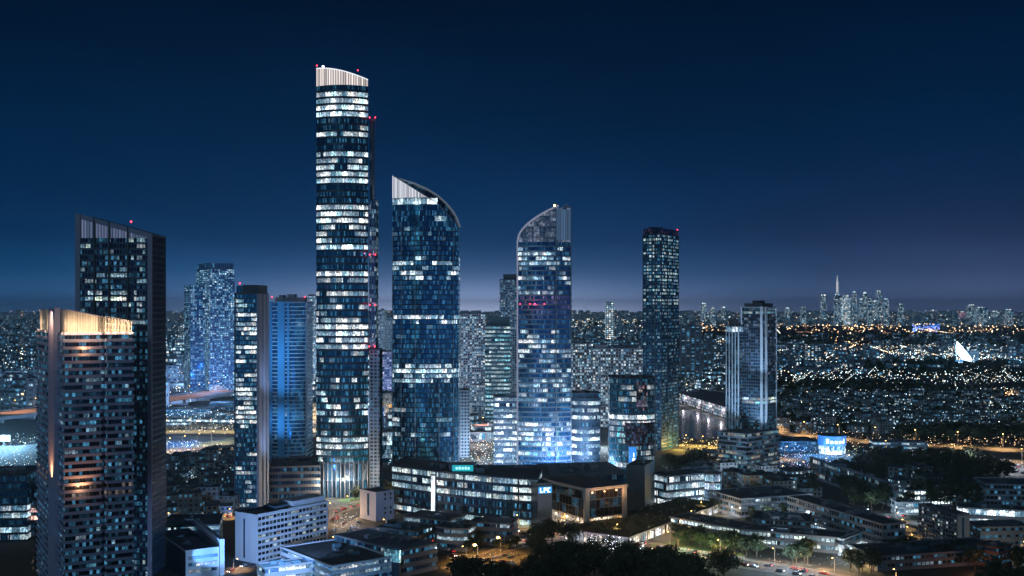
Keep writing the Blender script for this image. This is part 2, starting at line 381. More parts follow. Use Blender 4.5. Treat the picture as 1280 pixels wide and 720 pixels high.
def crown(root, pts, z0, ft, bt, mats, rim=None, rimr=.5, name='crown', color=(.12, .7, 1, .37)):
    """top of a tower on a lens footprint: front and back walls rise to ft(t), bt(t); mats = front, back, roof"""
    n = len(pts) // 2 - 1; fr, bk = pts[:n + 1], pts[n + 1:][::-1]
    m = MB(); u = 0
    for i in range(n):
        a, b = fr[i], fr[i + 1]; L = (Vector(b) - Vector(a)).length; t0, t1 = i / n, (i + 1) / n
        m.face([(*a, z0), (*b, z0), (*b, ft(t1)), (*a, ft(t0))], [(u, 0), (u + L, 0), (u + L, (ft(t1) - z0) / 4.6), (u, (ft(t0) - z0) / 4.6)], 0); u += L
        a2, b2 = bk[i], bk[i + 1]
        m.face([(*b2, z0), (*a2, z0), (*a2, bt(t0)), (*b2, bt(t1))], [(0, 0), (L, 0), (L, .99), (0, .99)], 1)
        m.face([(*a, ft(t0)), (*b, ft(t1)), (*b2, bt(t1)), (*a2, bt(t0))], [(u, 0), (u + L, 0), (u + L, .99), (u, .99)], 2)
    m.face([(*bk[0], z0), (*fr[0], z0), (*fr[0], ft(0)), (*bk[0], bt(0))], None, 1)
    m.face([(*fr[n], z0), (*bk[n], z0), (*bk[n], bt(1)), (*fr[n], ft(1))], None, 1)
    o = m.build(name, mats, root, color=color)
    if rim:
        for chain, fn, mt in ((fr, ft, rim[0]), (bk, bt, rim[1])):
            if mt is None: continue
            r = MB()
            for i in range(n): r.tube((*chain[i], fn(i / n) + rimr * .6), (*chain[i + 1], fn((i + 1) / n) + rimr * .6), rimr, rimr, 6)
            r.build('crown_rim', mt, root)
    return o
def along(a, b, t): return Vector(a) + (Vector(b) - Vector(a)) * t

# ------------------------------------------------------------------ T1: apartment tower with the warm crown, near left
d = 500.0; foot = quad(47, 81, 165, d, 60.0)
C_, Rr, B_, L_ = foot
rd = (Rr - C_).normalized(); ld = (L_ - C_).normalized(); wR = (Rr - C_).length; wL = (L_ - C_).length
# right face with a recess before the bay, left face with the pier
P1 = [C_, C_ + rd * wR * .52, C_ + rd * wR * .52 + ld * 2.2, C_ + rd * wR * .62 + ld * 2.2, C_ + rd * wR * .62 - ld * 1.0, C_ + rd * wR - ld * 1.0, B_, L_]
root, pts, cc = start('apartment_tower', 'banded plum grey apartment tower with a glowing amber crown and an orange lit corner pier', P1)
zt = 128.0; n1 = 39; fh = zt / n1
core(root, pts, zt - .1)
def t1c(z):
    y = Yz(z, d)
    if 604 < y < 626: return (.25, .8, .45)
    return (ru(.08, .32), ru(.7, 1.3), 1)
G_RESW = window_mat('glass_apartment_near', 1.5, (.1, .05, .93), (.02, .03, .05), wall=(.12, .1, .12), pal=(COOL, GREENW, (1, .95, .85), TEAL), clus=.3, strength=2.0, dim=.3, fine=1.8, metal=.5, accent=GOLD)
PLUM1 = matte('plum_band', (.46, .42, .56), .7, .15, .1, True)
storeys(root, pts, n1, fh, G_RESW, PLUM1, .6, .7, t1c)
lo = [Vector(p) - cc for p in (C_, Rr, B_, L_)]
c0, r0, b0, l0 = lo
pierc = along(c0, l0, .30)  # pier stands proud of the left face near the corner
nl = Vector((-ld.y, ld.x)); nl = nl if nl.dot(Vector((0, -1))) > 0 else -nl
m = MB(); m.obox(pierc + nl * .7, ld, wL * .22, 2.6, 0, HC + .6); m.build('corner_pier', PLUM1, root)
# lit crown: cream screen walls whose top falls towards the bay
m = MB(); zc = zt + .3
def ctop(q): return HC - .2 - 6.3 * max(0, (q - c0).dot(rd) / wR)
ins = offset(pts, -1.0)
def subring(p, k=6):
    out = []
    for i in range(len(p)):
        for j in range(k): out.append(along(p[i], p[(i + 1) % len(p)], j / k))
    return out
ii = subring(ins); u = 0
for i in range(len(ii)):
    a, b = ii[i], ii[(i + 1) % len(ii)]; L = (b - a).length
    m.face([(*a, zc), (*b, zc), (*b, ctop(b)), (*a, ctop(a))], [(u, 0), (u + L, 0), (u + L, 1), (u, 1)]); u += L
for i in range(0, len(ii)):
    for t_ in (0, .5):
        q_ = along(ii[i], ii[(i + 1) % len(ii)], min(.98, t_ + ru(0, .15))); e_ = (ii[(i + 1) % len(ii)] - ii[i]); m.obox(q_ + Vector((e_.y, -e_.x)).normalized() * .12, e_, ru(.08, .22), .1, zc + ru(0, 2.5), ctop(q_) - .3, 1)
m.build('crown_screen', [CREAM, CONC_B], root)
m = MB()
k6 = [ii[i] for i in range(len(ii))]
m.face([(*p, ctop(p) - .4) for p in k6]); m.build('crown_roof', DALU, root)
r = MB()
for i in range(len(ii)): r.tube((*ii[i], ctop(ii[i])), (*ii[(i + 1) % len(ii)], ctop(ii[(i + 1) % len(ii)])), .28, .28, 4)
r.build('crown_rail', PLUM, root)
m = MB(); deck = offset(pts, .5); m.prism(deck, zt - .02, zt + .28); m.build('terrace_deck', PLUM, root)
m = MB(); m.ring(offset(pts, .35), zt + .28, zt + 1.2); m.build('terrace_parapet', PLUM, root)
# pergola frame over the bay
pg = MB()
for k in range(9):
    q = along(c0 + rd * wR * .60, c0 + rd * wR * .985, k / 8) - ld * .5
    pg.tube((*q, zt), (*q, ctop(q) + .6), .16, .16, 4)
for zz in (.3, .62, 1.0):
    a = c0 + rd * wR * .60 - ld * .5; b = c0 + rd * wR * .985 - ld * .5
    pg.tube((*a, zt + (ctop(a) + .6 - zt) * zz), (*b, zt + (ctop(b) + .6 - zt) * zz), .16, .16, 4)
pg.build('pergola_frame', CREAM, root)
# lamps of the crown: uplights at the foot of the screen, an unseen upper row added to even its light, floods on the pier and on the terrace band
w = lambda p: Vector((p[0] + cc.x, p[1] + cc.y))
outr = Vector((rd.y, -rd.x)); outr = outr if outr.y < 0 else -outr
for k in range(9):
    for zz_, e_ in ((1.4, 560), (4.6, 620)): q = w(along(c0, r0, .02 + .95 * k / 8) + outr * 1.9); lamp('POINT', (q.x, q.y, zt + zz_), e_, (1, .74, .48), .4)
for k in range(4):
    for zz_, e_ in ((1.4, 560), (5, 700)): q = w(along(c0, l0, .06 + .88 * k / 3) + nl * 1.9); lamp('POINT', (q.x, q.y, zt + zz_), e_, (1, .75, .5), .4)
zl = 60.0; q = w(pierc + Vector((-.6, -4.2))); pq = w(pierc)
lamp('SPOT', (q.x, q.y, zl), 52000, (1, .48, .2), .4, (pq.x, pq.y, zl + 9), 140, 1)
lamp('SPOT', (q.x, q.y, HC - 1.5), 60000, (1, .62, .38), .4, (pq.x, pq.y, HC - 9), 150, 1)
q = w(c0 + outr * 5 + rd * 7); lamp('SPOT', (q.x, q.y, zl - 4), 5000, (1, .45, .16), .5, (*w(c0 + rd * 6), zl + 9), 110)
q = w(c0 + outr * 2.5 + rd * 6); lamp('POINT', (q.x, q.y, zl - 1.5), 900, (1, .5, .2), .4)
q = w(c0 + outr * 2.0 + rd * 8); lamp('POINT', (q.x, q.y, zt - 2 * fh), 1300, (1, .5, .2), .4)

# ------------------------------------------------------------------ T2: dark slab with the slanted top behind it
d = 572.0; foot = front(95, 190, d, 23)
root, pts, c = start('slab_tower', 'tall dark slab tower with a slanted roof, behind the amber crowned tower', foot)
a, b, e, f = pts; W = (b - a).length
zl, zr = Zy(266, d), Zy(292, d)
fh = 3.05; n2 = int((zr - 2) / fh); zt = n2 * fh
core(root, pts, zt, NAVY)
G_T2 = window_mat('glass_slab', 1.5, (.16, .04, .96), (.012, .03, .07), wall=(.13, .12, .15), pal=(COOL, GREENW, (1, .93, .8)), clus=.45, strength=1.7, dim=.25, metal=.55)
def t2c(z):
    y = Yz(z, d)
    if y < 300: return (.45, .5, 1)
    if 408 < y < 700: return (ru(.05, .3), .8, 1)
    return (ru(.3, .55), ru(.8, 1.4), 1)
storeys(root, pts, n2, fh, [G_T2, G_DARK], NAVY, .72, .06, t2c, edge_m={1: 1, 2: 1, 3: 1})
m = MB()   # wedge under the slanted roof: lit louvre in front, dark panels elsewhere
zz = lambda p: zl + (zr - zl) * (p[0] - a[0]) / W
P = [a, b, e, f]; u = 0
for i in range(4):
    p, q = P[i], P[(i + 1) % 4]
    m.face([(*p, zt), (*q, zt), (*q, zz(q) - .3), (*p, zz(p) - .3)], [(0, 0), ((q - p).length, 0), ((q - p).length, 2.99), (0, 2.99)], 0 if i == 0 else 1)
m.face([(*p, zz(p) - .3) for p in P], None, 2)
m.build('top_screen', [slat_screen('lit_louvre_violet', (.5, .55, .95), .22, 1.5, .5), NAVY, ROOF], root)
nf = (b - a).normalized()
for t, wd, mt in ((.028, 2.6, PLUM), (.243, .9, CONC_D), (.44, .9, CONC_D), (.685, .9, CONC_D), (.975, 2.2, PLUM)):
    q = a + nf * W * t; m = MB(); x0, x1 = q.x - wd / 2, q.x + wd / 2; y0, y1 = q.y - .8, q.y + .25
    for (A, B) in (((x0, y0), (x1, y0)), ((x1, y0), (x1, y1)), ((x1, y1), (x0, y1)), ((x0, y1), (x0, y0))):
        m.face([(*A, 0), (*B, 0), (*B, zz(B)), (*A, zz(A))])
    m.face([(x0, y0, zz((x0, 0))), (x1, y0, zz((x1, 0))), (x1, y1, zz((x1, 0))), (x0, y1, zz((x0, 0)))])
    m.build('frame_pier', mt, root)
def slant(p, q, y0, y1, th, mt):
    m = MB(); A, B = (p.x, zz(p)), (q.x, zz(q))
    V = [(A[0], y0, A[1] - th), (B[0], y0, B[1] - th), (B[0], y0, B[1]), (A[0], y0, A[1]), (A[0], y1, A[1] - th), (B[0], y1, B[1] - th), (B[0], y1, B[1]), (A[0], y1, A[1])]
    for fidx in ((0, 1, 2, 3), (5, 4, 7, 6), (3, 2, 6, 7), (1, 0, 4, 5), (4, 0, 3, 7), (1, 5, 6, 2)): m.face([V[k] for k in fidx])
    m.build('roof_edge_beam', mt, root)
slant(a + nf * 2.7, b - nf * 2.0, a.y - .75, a.y + .2, 2.6, PLUM)
slant(f + Vector((0, 0)), e + Vector((0, 0)), e.y - .2, e.y + .5, 2.2, NAVY)
m = MB()
for k in range(12): q = along(b, e, (k + .5) / 12); m.obox((q.x + .12, q.y), (0, 1), .25, .3, 0, zr - 1)
m.build('side_fins', NAVY, root)
beacon(root, (a.x + W * .62, a.y + 12, zz((a.x + W * .62, 0)) + 3))

# ------------------------------------------------------------------ T3: blue lit apartment tower, far left
d = 1750.0
foot = quad(245, 262, 293.5, d, 62)
root, pts = block('apartment_tower', 'stepped apartment tower washed in blue light beside the grey road', foot, Zy(336, d), F_BLUE, n=64, cat='tower', units=0, trim=NAVY)
m = MB(); m.prism(offset(pts, -1.5), Zy(336, d) + .3, Zy(328, d)); m.build('plant_room', F_BLUE, root, color=(.2, .6, 1, .3))
c0 = centroid(foot); w1 = quad(230, 238, 256, d + 6, 62)
m = MB(); m.ring([Vector(p) - c0 for p in w1], 0, Zy(356, d), 0, 0, 54); m.cap([Vector(p) - c0 for p in w1], Zy(356, d), 1)
m.build('side_wing', [F_BLUE, ROOF], root, color=(.9, .9, 1, .77))
for xx, zz_, e_ in ((262, 30, 1.1e5), (240, 8, 1e5), (285, 8, 2.4e5), (278, 45, 8e4)):
    lamp('POINT', (X(xx, d - 45), d - 45, zz_), e_ * .7, (.06, .34, 1), 2)

# ------------------------------------------------------------------ T4: slim tower with a concrete side
d = 770.0; foot = quad(294, 322, 335, d, 4.0)
root, pts, c = start('slim_tower', 'slim glass tower with a lilac concrete side wall behind the white punched window block', foot)
zt = Zy(368, d); n = 46; fh = zt / n
core(root, pts, zt - .05, CONC_D)
storeys(root, pts, n, fh, [G_TEAL, G_DARK], NAVY, .74, .06, rows([(368, 376, .2, .5), (376, 470, .6, .9), (470, 530, .66, .9), (530, 640, .5, .7)], d), edge_m={0: 1, 1: 1, 2: 1})
a, b, e, f = pts
for t0, t1 in ((.02, .34), (.46, .70), (.82, .99)):   # piers of the side wall between two slot columns
    q0, q1 = along(a, b, t0), along(a, b, t1); q = (q0 + q1) / 2
    m = MB(); m.obox(q + Vector((.35, 0)), b - a, (q1 - q0).length, .9, 0, zt + .6); m.build('side_pier', CONC, root)
for p in (a, f):
    m = MB(); m.obox((p.x, p.y - .3), (1, 0), 1.0, .9, 0, zt + .6); m.build('corner_pier', CONC if p is a else NAVY, root)
for zz_ in (35, 80): lamp('SPOT', (c.x + b.x + 14, c.y + b.y - 26, zz_), 30000, (.35, .55, 1), 1, (c.x + b.x - 2, c.y + b.y + 8, zz_ + 30), 100, 1)  # unseen cool spots added to turn the side wall bluer
roof(root, offset(pts, .2), zt, CONC_D, ROOF, 1.2)
m = MB(); q0, q1 = along(f, a, .28), along(f, a, .97); q2, q3 = along(e, b, .97), along(e, b, .28)
m.prism([q0 + Vector((0, 2)), q1 + Vector((0, 2)), q2, q3], zt + .3, Zy(356, d)); m.build('plant_room', DALU, root)
m = MB(); m.obox(along(f, a, .13) + Vector((0, 5)), (1, 0), 3.5, 5, zt + .3, Zy(357, d)); m.build('lift_room', G_TEAL, root, color=(.5, .7, 1, .2))
beacon(root, (f.x + 2.5, f.y + 3, Zy(354, d)))

# ------------------------------------------------------------------ T5: tower with the bright blue pilaster
d = 930.0
foot = lens(338, 384, d, 5, 26, 10)
root, pts, c = start('blue_pilaster_tower', 'residential tower with a bright blue lit pilaster and curved balconies on its right half', foot)
zt = Zy(379, d); n = 44; fh = zt / n
core(root, pts, zt - .05, CONC_D)
storeys(root, pts, n, fh, G_BLUE, WHITE, .80, .35, mix_fn(.06, .3, .1, (.5, .9)))
BLUEP = matte('blue_panel', (.12, .34, .56), .95, .1, .1, True)
for t, wd, mt in ((.02, 2.2, BLUEP), (.33, 6.2, BLUEP), (.52, 1.6, BLUEP), (.98, 1.6, CONC)):
    i = t * 10; i0 = min(9, int(i)); q = along(pts[i0], pts[i0 + 1], i - i0)
    m = MB(); m.obox(q + Vector((0, -.4)), pts[i0 + 1] - pts[i0], wd, 1.6, 0, zt + 1.5); m.build('pilaster', mt, root)
    if mt is BLUEP:
        for zz_, e_ in ((45, 80000), (90, 130000), (130, 180000)): lamp('SPOT', (c.x + q.x - 2, c.y + q.y - 62, 27), e_ * wd / 4, (.16, .5, 1), .6, (c.x + q.x, c.y + q.y, zz_), 30, 1)
roof(root, offset(pts, .3), zt, CONC, ROOF, 1.4)
for x0, x1, y1 in ((342, 379, 371.5), (347, 352, 368.5), (357, 366, 367.5)):
    m = MB(); m.box(X(x0, d) - c.x, X(x1, d) - c.x, -6 + rnd(), 6 + rnd(), zt + .3 + rnd() * .1, Zy(y1, d)); m.build('plant_room', CONC, root)
for xx in (339, 380): beacon(root, (X(xx, d) - c.x, -8, Zy(371, d)))

# ------------------------------------------------------------------ T6: the tallest tower
d = 820.0
foot = lens(395.5, 460, d, 6.5, 26, 12)
mb_ = (foot[13] + foot[-1]) / 2; foot = foot[:13] + [mb_ + (p_ - mb_) * .8 for p_ in foot[13:]]
root, pts, c = start('office_skyscraper', 'tallest curved glass skyscraper with bright office bands and a glowing sloped crown', foot)
zt = Zy(108, d); n = 62; fh = zt / n
core(root, pts, zt - .1, NAVY)
T6 = [(108, 113, .2, .8), (113, 121, .8, .9), (121, 129, .9, 1.1), (129, 137, 1, 1.6), (137, 147, 1, 1.5), (147, 155, .12, .5), (155, 162, .6, .8), (162, 170, .75, 1), (170, 188, .08, .6),
      (188, 196, .95, 1.3), (196, 204, .6, .8), (204, 213, .85, 1.2), (213, 222, .7, .9), (222, 232, .85, 1.3), (232, 256, .1, .5), (256, 264, .95, 1.3), (264, 280, .9, 1.2), (280, 303, .55, 1),
      (303, 314, 1, 1.6), (314, 340, .12, .6), (340, 350, .9, .9), (350, 360, .55, .7), (360, 366, .15, .5), (366, 376, .7, .7), (376, 408, .5, .8), (408, 420, 1, 1.2), (420, 440, .78, 1),
      (440, 470, .42, .7), (470, 500, .5, .8), (500, 545, .58, .9), (545, 560, .8, 1.1), (560, 585, .5, .8)]
zlow = Zy(583, d); k0 = int(zlow / fh) + 1
storeys(root, pts, n - k0, fh, G_TEAL, NAVY, .70, .12, rows(T6, d), z0=k0 * fh)
m = MB(); m.ring(offset(pts, .1), 0, k0 * fh, 0, 0, 2); m.build('lobby_glazing', window_mat('glass_lobby', 2.1, (.14, .02, .99), (.03, .06, .1), pal=(COOL, ICE, (1, .9, .75)), strength=1.0, dim=.6, fine=1.6, clus=.4), root, color=(.35, .9, 1, .4))
for t in range(13):
    q = pts[t]; m = MB(); m.obox(q + Vector((0, -1.0)), (0, 1), 1.4, .45, 0, k0 * fh + 3); m.build('base_fin', ALU, root)
f0 = lambda t: Zy(86 + 14.0 * t ** 1.6, d); f1 = lambda t: Zy(85 + 17 * t ** 1.5, d)
crown(root, pts, zt, f0, f1, [SLAT_P, NAVY, ROOF], (SCREEN, ALU), .35)
for x_, y_ in ((397, 86), (448, 92)): beacon(root, (X(x_, d) - c.x, -14, Zy(y_ - 3, d)))
m = MB(); q = (X(403, d) - c.x, -8); m.tube((*q, zt + 4), (*q, Zy(82, d)), .25, .15, 5, 0); m.ball((*q, Zy(82, d)), .8, 1); m.build('roof_mast', [POLE, LAMP_W], root)
# lift shaft strip on the right flank
sx0, sx1 = X(460.8, d) - c.x, X(469, d) - c.x
m = MB(); m.box(sx0, sx1, -8, 8, 0, Zy(248, d)); m.box(sx0 + .3, sx0 + 2.4, -6, 4, Zy(248, d), Zy(148, d))
for k_ in range(14): z_ = Zy(245, d) + k_ * 4.3; m.tube((sx0 + 2.4, -5.5, z_), (sx1 - .3, -5.5, z_ + 4.3), .16, .16, 4); m.tube((sx1 - .3, -5.5, z_), (sx1 - .3, -5.5, z_ + 4.3), .2, .2, 4)
m.box(sx0 + .3, sx1 - .2, -6.2, -4.8, Zy(149, d), Zy(147, d)); m.ring([(sx0, -8.1), (sx1, -8.1), (sx1, 8.1), (sx0, 8.1)], 2, Zy(250, d), 1, 0, 66)
m.build('lift_shaft', [NAVY, window_mat('glass_shaft', 1.7, (.3, .06, .94), (.03, .14, .26), wall=(.14, .18, .26), pal=(ICE, COOL), L=.5, strength=.7, dim=.4)], root, color=(1, 1, 1, .13))
m = MB(); m.box(sx0 + .4, sx1 + 3.2, -11, 9, 0, Zy(436, d)); m.ring([(sx0 + .4, -11.1), (sx1 + 3.2, -11.1), (sx1 + 3.2, 9), (sx0 + .4, 9)], 1, Zy(438, d), 1, 0, 40)
m.build('lower_shaft', [NAVY, F_PALE], root, color=(.3, .4, 1, .13))
for y_ in (146, 318, 381, 433):
    for x_ in (461.5, 468.5): beacon(root, (X(x_, d) - c.x, -8.4 if y_ < 430 else -11.4, Zy(y_, d)))
    lamp('POINT', (X(465, d), d - 5, Zy(y_, d) + 1), 700, (1, .05, .08), .5)
for k in range(5): lamp('POINT', (X(402 + k * 12, d - 16), d - 16, 12), 14000, (.6, .8, 1) if k % 2 else (1, .8, .55), 1)

# ------------------------------------------------------------------ T7: tower with the sail shaped top
d = 950.0
foot = lens(490.5, 573, d, 9, 30, 14)
root, pts, c = start('sail_top_tower', 'dark blue skyscraper with a quarter round sail top and white louvres', foot)
zt = Zy(284, d); n = 50; fh = zt / n
T7 = [(256, 268, .45, .7), (268, 290, .35, .6), (290, 296, .3, 1.1), (296, 318, .15, .6), (318, 328, .45, 1.2), (328, 338, .5, 1.1), (338, 350, .5, 1.2), (350, 360, .35, .6), (360, 395, .14, .6), (395, 405, .6, 1.0),
      (405, 425, .3, .7), (425, 455, .2, .6), (455, 476, .7, 1), (476, 520, .3, .6), (520, 545, .4, .9), (545, 580, .3, .8)]
core(root, pts, zt - .1, NAVY)
G_SAIL = window_mat('glass_sail', 0.9, (.09, .03, .97), (.015, .2, .38), pal=(COOL, (.5, .85, 1), (.9, .95, 1)), strength=1.7, fine=1.2, dim=.24, jit=.045, room=5, clus=0.82)
storeys(root, pts, n, fh, G_SAIL, NAVY, .84, .05, rows(T7, d))
def pw(tab): return lambda t: Zy(next(y0 + (y1 - y0) * (t - t0) / (t1 - t0) for (t0, y0), (t1, y1) in zip(tab, tab[1:]) if t <= t1 + 1e-6), d)
ft = pw([(0, 219), (.7, 256), (1, 283)])
bt = pw([(0, 218), (.29, 225), (.5, 233), (.64, 240), (.79, 251), (.9, 262), (.96, 271), (1, 282)])
crown(root, pts, zt + .02, ft, bt, [G_SAIL, NAVY, window_mat('glass_sail_roof', 3.0, (.12, .04, .96), (.015, .04, .08), wall=(.22, .3, .42), L=.5, strength=.5, dim=.4)], (ALU, ALU), .4, color=(.25, .7, 1, .37))
m = MB()
fa = lambda t: along(pts[min(13, int(t * 14))], pts[min(13, int(t * 14)) + 1], t * 14 - min(13, int(t * 14))) + Vector((0, -.25)); u = 0
for i in range(24):
    t0, t1 = i / 24 * .55, (i + 1) / 24 * .55; A, B = fa(t0), fa(t1); L_ = (B - A).length
    m.face([(*A, Zy(248, d)), (*B, Zy(248, d)), (*B, max(Zy(248, d), ft(t1) - .4)), (*A, ft(t0) - .4)], [(u, 0), (u + L_, 0), (u + L_, .99), (u, .99)]); u += L_
m.build('top_louvre', SLAT_W, root)
m = MB(); m.ring([fa(i / 24 * .69) for i in range(25)], Zy(256.5, d), Zy(248.5, d), closed=False, v0=0, v1=.99); m.build('lit_band', G_SHOP, root, color=(1, 1.1, 1, .31))
arc = MB()
for i in range(28):
    q0, q1 = [along(pts[29 - min(13, int(t * 14))], pts[28 - min(13, int(t * 14))], t * 14 - min(13, int(t * 14))) for t in (i / 28, (i + 1) / 28)]
    arc.tube((*q0, bt(i / 28) + .5), (*q1, bt((i + 1) / 28) + .5), .75, .75, 6)
arc.build('sail_rim', glow('sail_rim_painted_light', (.5, .62, .8), .2), root)  # brightness of the arc put into its emission
for t in (.0, .18, .36, .72, .96):
    i = int(t * 14); q = pts[i]; m = MB(); m.obox(q + Vector((0, -.3)), (0, 1), .9, .5, 0, zt); m.build('facade_fin', ALU, root)

# ------------------------------------------------------------------ T8: tower with the curved left shoulder
d = 980.0
foot = lens(647, 714, d, 7, 30, 14)
root, pts, c = start('shoulder_tower', 'glass skyscraper with a bright curved left shoulder rising to a pointed right tip', foot)
zt = Zy(303, d); n = 46; fh = zt / n
T8 = [(303, 310, .3, .6), (310, 318, .55, .9), (318, 332, .7, 1.1), (332, 345, .4, .7), (345, 362, .5, .8), (362, 372, .55, .8), (372, 388, .25, .6, .6), (388, 400, .25, .6, .8), (400, 418, .4, .8),  # reddish rows: reflected beacon light put into the window colour
      (418, 440, .6, .9), (440, 505, .62, 1), (505, 525, .4, .9), (525, 570, .74, 1.2), (570, 590, .4, .9)]
core(root, pts, zt - .1, NAVY)
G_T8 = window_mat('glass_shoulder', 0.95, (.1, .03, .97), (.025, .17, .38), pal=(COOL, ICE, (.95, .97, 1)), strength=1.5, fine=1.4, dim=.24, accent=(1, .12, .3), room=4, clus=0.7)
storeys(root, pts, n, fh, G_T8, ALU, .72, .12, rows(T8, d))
def sh(t):
    x = 647 + 67 * t
    return Zy(301 - 43 * min(1, ((x - 647) / 50)) ** .52, d) if x < 698 else Zy(262 - 9 * min(1, (x - 698) / 13) + 9 * max(0, (x - 711) / 3), d)
crown(root, pts, zt + .02, sh, lambda t: sh(t) - 1.5, [window_mat('glass_shoulder_top', 1.7, (.1, .04, .96), (.05, .09, .17), wall=(.2, .22, .28), pal=((.6, .72, .95), (.5, .62, .9)), L=1, strength=.3, dim=.4, clus=.2), NAVY, ROOF], None, color=(.9, .8, 1, .2))
m = MB()
for i in range(40):
    t0, t1 = i / 40 * .76, (i + 1) / 40 * .76; g = lambda t: along(pts[int(t * 14)], pts[int(t * 14) + 1], t * 14 - int(t * 14))
    a, b = g(t0), g(t1); m.tube((a.x, a.y - .3, sh(t0)), (b.x, b.y - .3, sh(t1)), .85, .85, 6)
m.tube((pts[0].x - .2, pts[0].y - .3, 0), (pts[0].x - .2, pts[0].y - .3, sh(0)), .7, .7, 6)
m.build('shoulder_rim', glow('rim_painted_light', (.62, .68, .95), .32), root)  # rim's brightness put into its emission, no light strip there
m = MB(); a, b = pts[10], pts[14]
m.ring([a + Vector((.4, -.6)), b + Vector((.2, -.6))], Zy(300, d), Zy(262, d), closed=False, v0=0, v1=.99); m.build('tip_louvre', SLAT_B, root)
m = MB(); m.obox(pts[10] + Vector((0, -.7)), (0, 1), 1.6, .9, 0, Zy(262, d)); m.build('tip_fin', ALU, root)
m = MB(); m.obox(pts[14] + Vector((-.1, -.2)), (0, 1), 1.4, .9, 0, Zy(256, d)); m.build('tip_fin', ALU, root)
for x_, y_ in ((693, 257), (684, 265)):
    q = (X(x_, d) - c.x, -14); m = MB(); m.tube((*q, Zy(y_ + 10, d)), (*q, Zy(y_, d)), .3, .2, 5, 0); m.ball((*q, Zy(y_, d)), .9, 1); m.build('roof_mast', [POLE, LAMP_O], root)
for x_ in (650, 662, 668, 680): beacon(root, (X(x_, d - 8) - c.x, -29 + (3 if x_ < 655 else 0), Zy(380, d)))
for k in range(5): lamp('SPOT', (X(648 + k * 11, d - 30), d - 30, 215 + k * 5), 40000, (.75, .8, 1), 1, (X(650 + k * 11, d), d, 232 + k * 6), 60)  # unseen spots in mid-air, added to brighten the rim
lamp('POINT', (X(665, d - 14), d - 14, Zy(380, d)), 1300, (1, .05, .12), .5)

# annex drum
d = 985.0
office('office_annex', 'short drum shaped office block with white lit storeys beside the shoulder tower', lens(714.5, 750, d, 6, 22, 10), Zy(492, d), 6.1,
       G_SHOP, NAVY, wr=.55, out=.5, units=2, colorfn=rows([(492, 498, .1, .6), (498, 525, .8, .8), (525, 540, .4, .6), (540, 568, .85, .8), (568, 590, .1, .6)], d))

# ------------------------------------------------------------------ T9: slender grid tower and its curved podium
d = 1080.0; foot = quad(804, 827, 848, d, 32)
root, pts, c = start('slender_tower', 'slender dark teal tower with a window grid, rising above the dark curved podium', foot)
zt = Zy(293, d); n = 64; fh = zt / n
core(root, pts, zt - .05, NAVY)
storeys(root, pts, n, fh, G_GRID, NAVY, .76, .08, rows([(293, 380, .62, .9), (380, 470, .5, .85), (470, 530, .55, .6), (530, 575, .5, .7)], d))
a, b, e, f = pts
for q0, q1, ts in ((f, a, (0, .18, .5, .68, 1)), (a, b, (.33, .66, 1))):
    for t in ts:
        q = along(q0, q1, t); m = MB(); m.obox(q, q1 - q0, .9, .9, 0, zt + .4); m.build('facade_fin', NAVY, root)
roof(root, offset(pts, .1), zt, DALU, ROOF, .8)
m = MB(); m.ring(offset(pts, -.2), zt + .3, Zy(285, d), v0=0, v1=1.99); m.build('glass_parapet', G_DARK, root, color=(.3, .5, .2, .6))
m = MB(); q = along(f, a, .55) + Vector((3, 9)); m.obox(q, (1, .3), 12, 9, zt + .3, Zy(283, d)); m.build('plant_room', DALU, root)
beacon(root, (b.x - 1, b.y, Zy(284, d)))
d = 935.0; fp = lens(762, 818, d, 9, 38, 12, slant=-2)
def t9p(z):
    y = Yz(z, d)
    if 515 < y < 524: return (1, 1.1, 1)
    if 524 < y < 534: return (.8, .8, .9)
    if 575 < y: return (.6, .6, 1)
    return (.35, .55, 1)
root, pts = office('curved_podium_block', 'dark curved glass block with painted magenta reflections at the foot of the slender tower', fp, Zy(473, d), 5.0, G_TEAL, NAVY, wr=.78, out=.08, units=2, colorfn=t9p)
G_REFLECT = window_mat('glass_painted_reflection', 1.8, (.1, .04, .95), (.08, .03, .06), pal=((1, .5, .65), (.9, .55, .9), (1, .8, .8)), clus=.3, strength=.55, dim=.5, fine=1.5)
for i0, i1, y0, y1, cl in ((7, 10, 476, 512, (.55, .9, 1)), (4, 12, 527, 556, (.3, .35, 1))):  # red reflections on the glass, painted as emissive panes
    q = [p + Vector((0, -.25)) for p in pts[i0:i1 + 1]]; m = MB(); m.ring(q, Zy(y1, d), Zy(y0, d), closed=False, v0=0, v1=7.99); m.build('painted_reflection', G_REFLECT, root, color=(*cl, .21))
m = MB(); q = [p + Vector((0, -.35)) for p in pts[5:8]]; m.ring(q, Zy(586, d), Zy(557, d), closed=False)
sg = m.build('blue_sign', glow('blue_sign_glow', (.03, .3, 1), .9), root)
def letter(parent, rects, o, s, mt, name='lettering', ux=Vector((1, 0, 0)), nm=Vector((0, -1, 0))):
    """strokes on a small grid, as thin raised bars"""
    m = MB(); o = Vector(o); up = Vector((0, 0, 1))
    for (x0, y0, x1, y1) in rects:
        v = [o + ux * x * s + up * y * s for x, y in ((x0, y0), (x1, y0), (x1, y1), (x0, y1))]; k = nm * .25
        m.face([p + k for p in v])
        for i in range(4): m.face([v[i], v[(i + 1) % 4], v[(i + 1) % 4] + k, v[i] + k])
    return m.build(name, mt, parent)
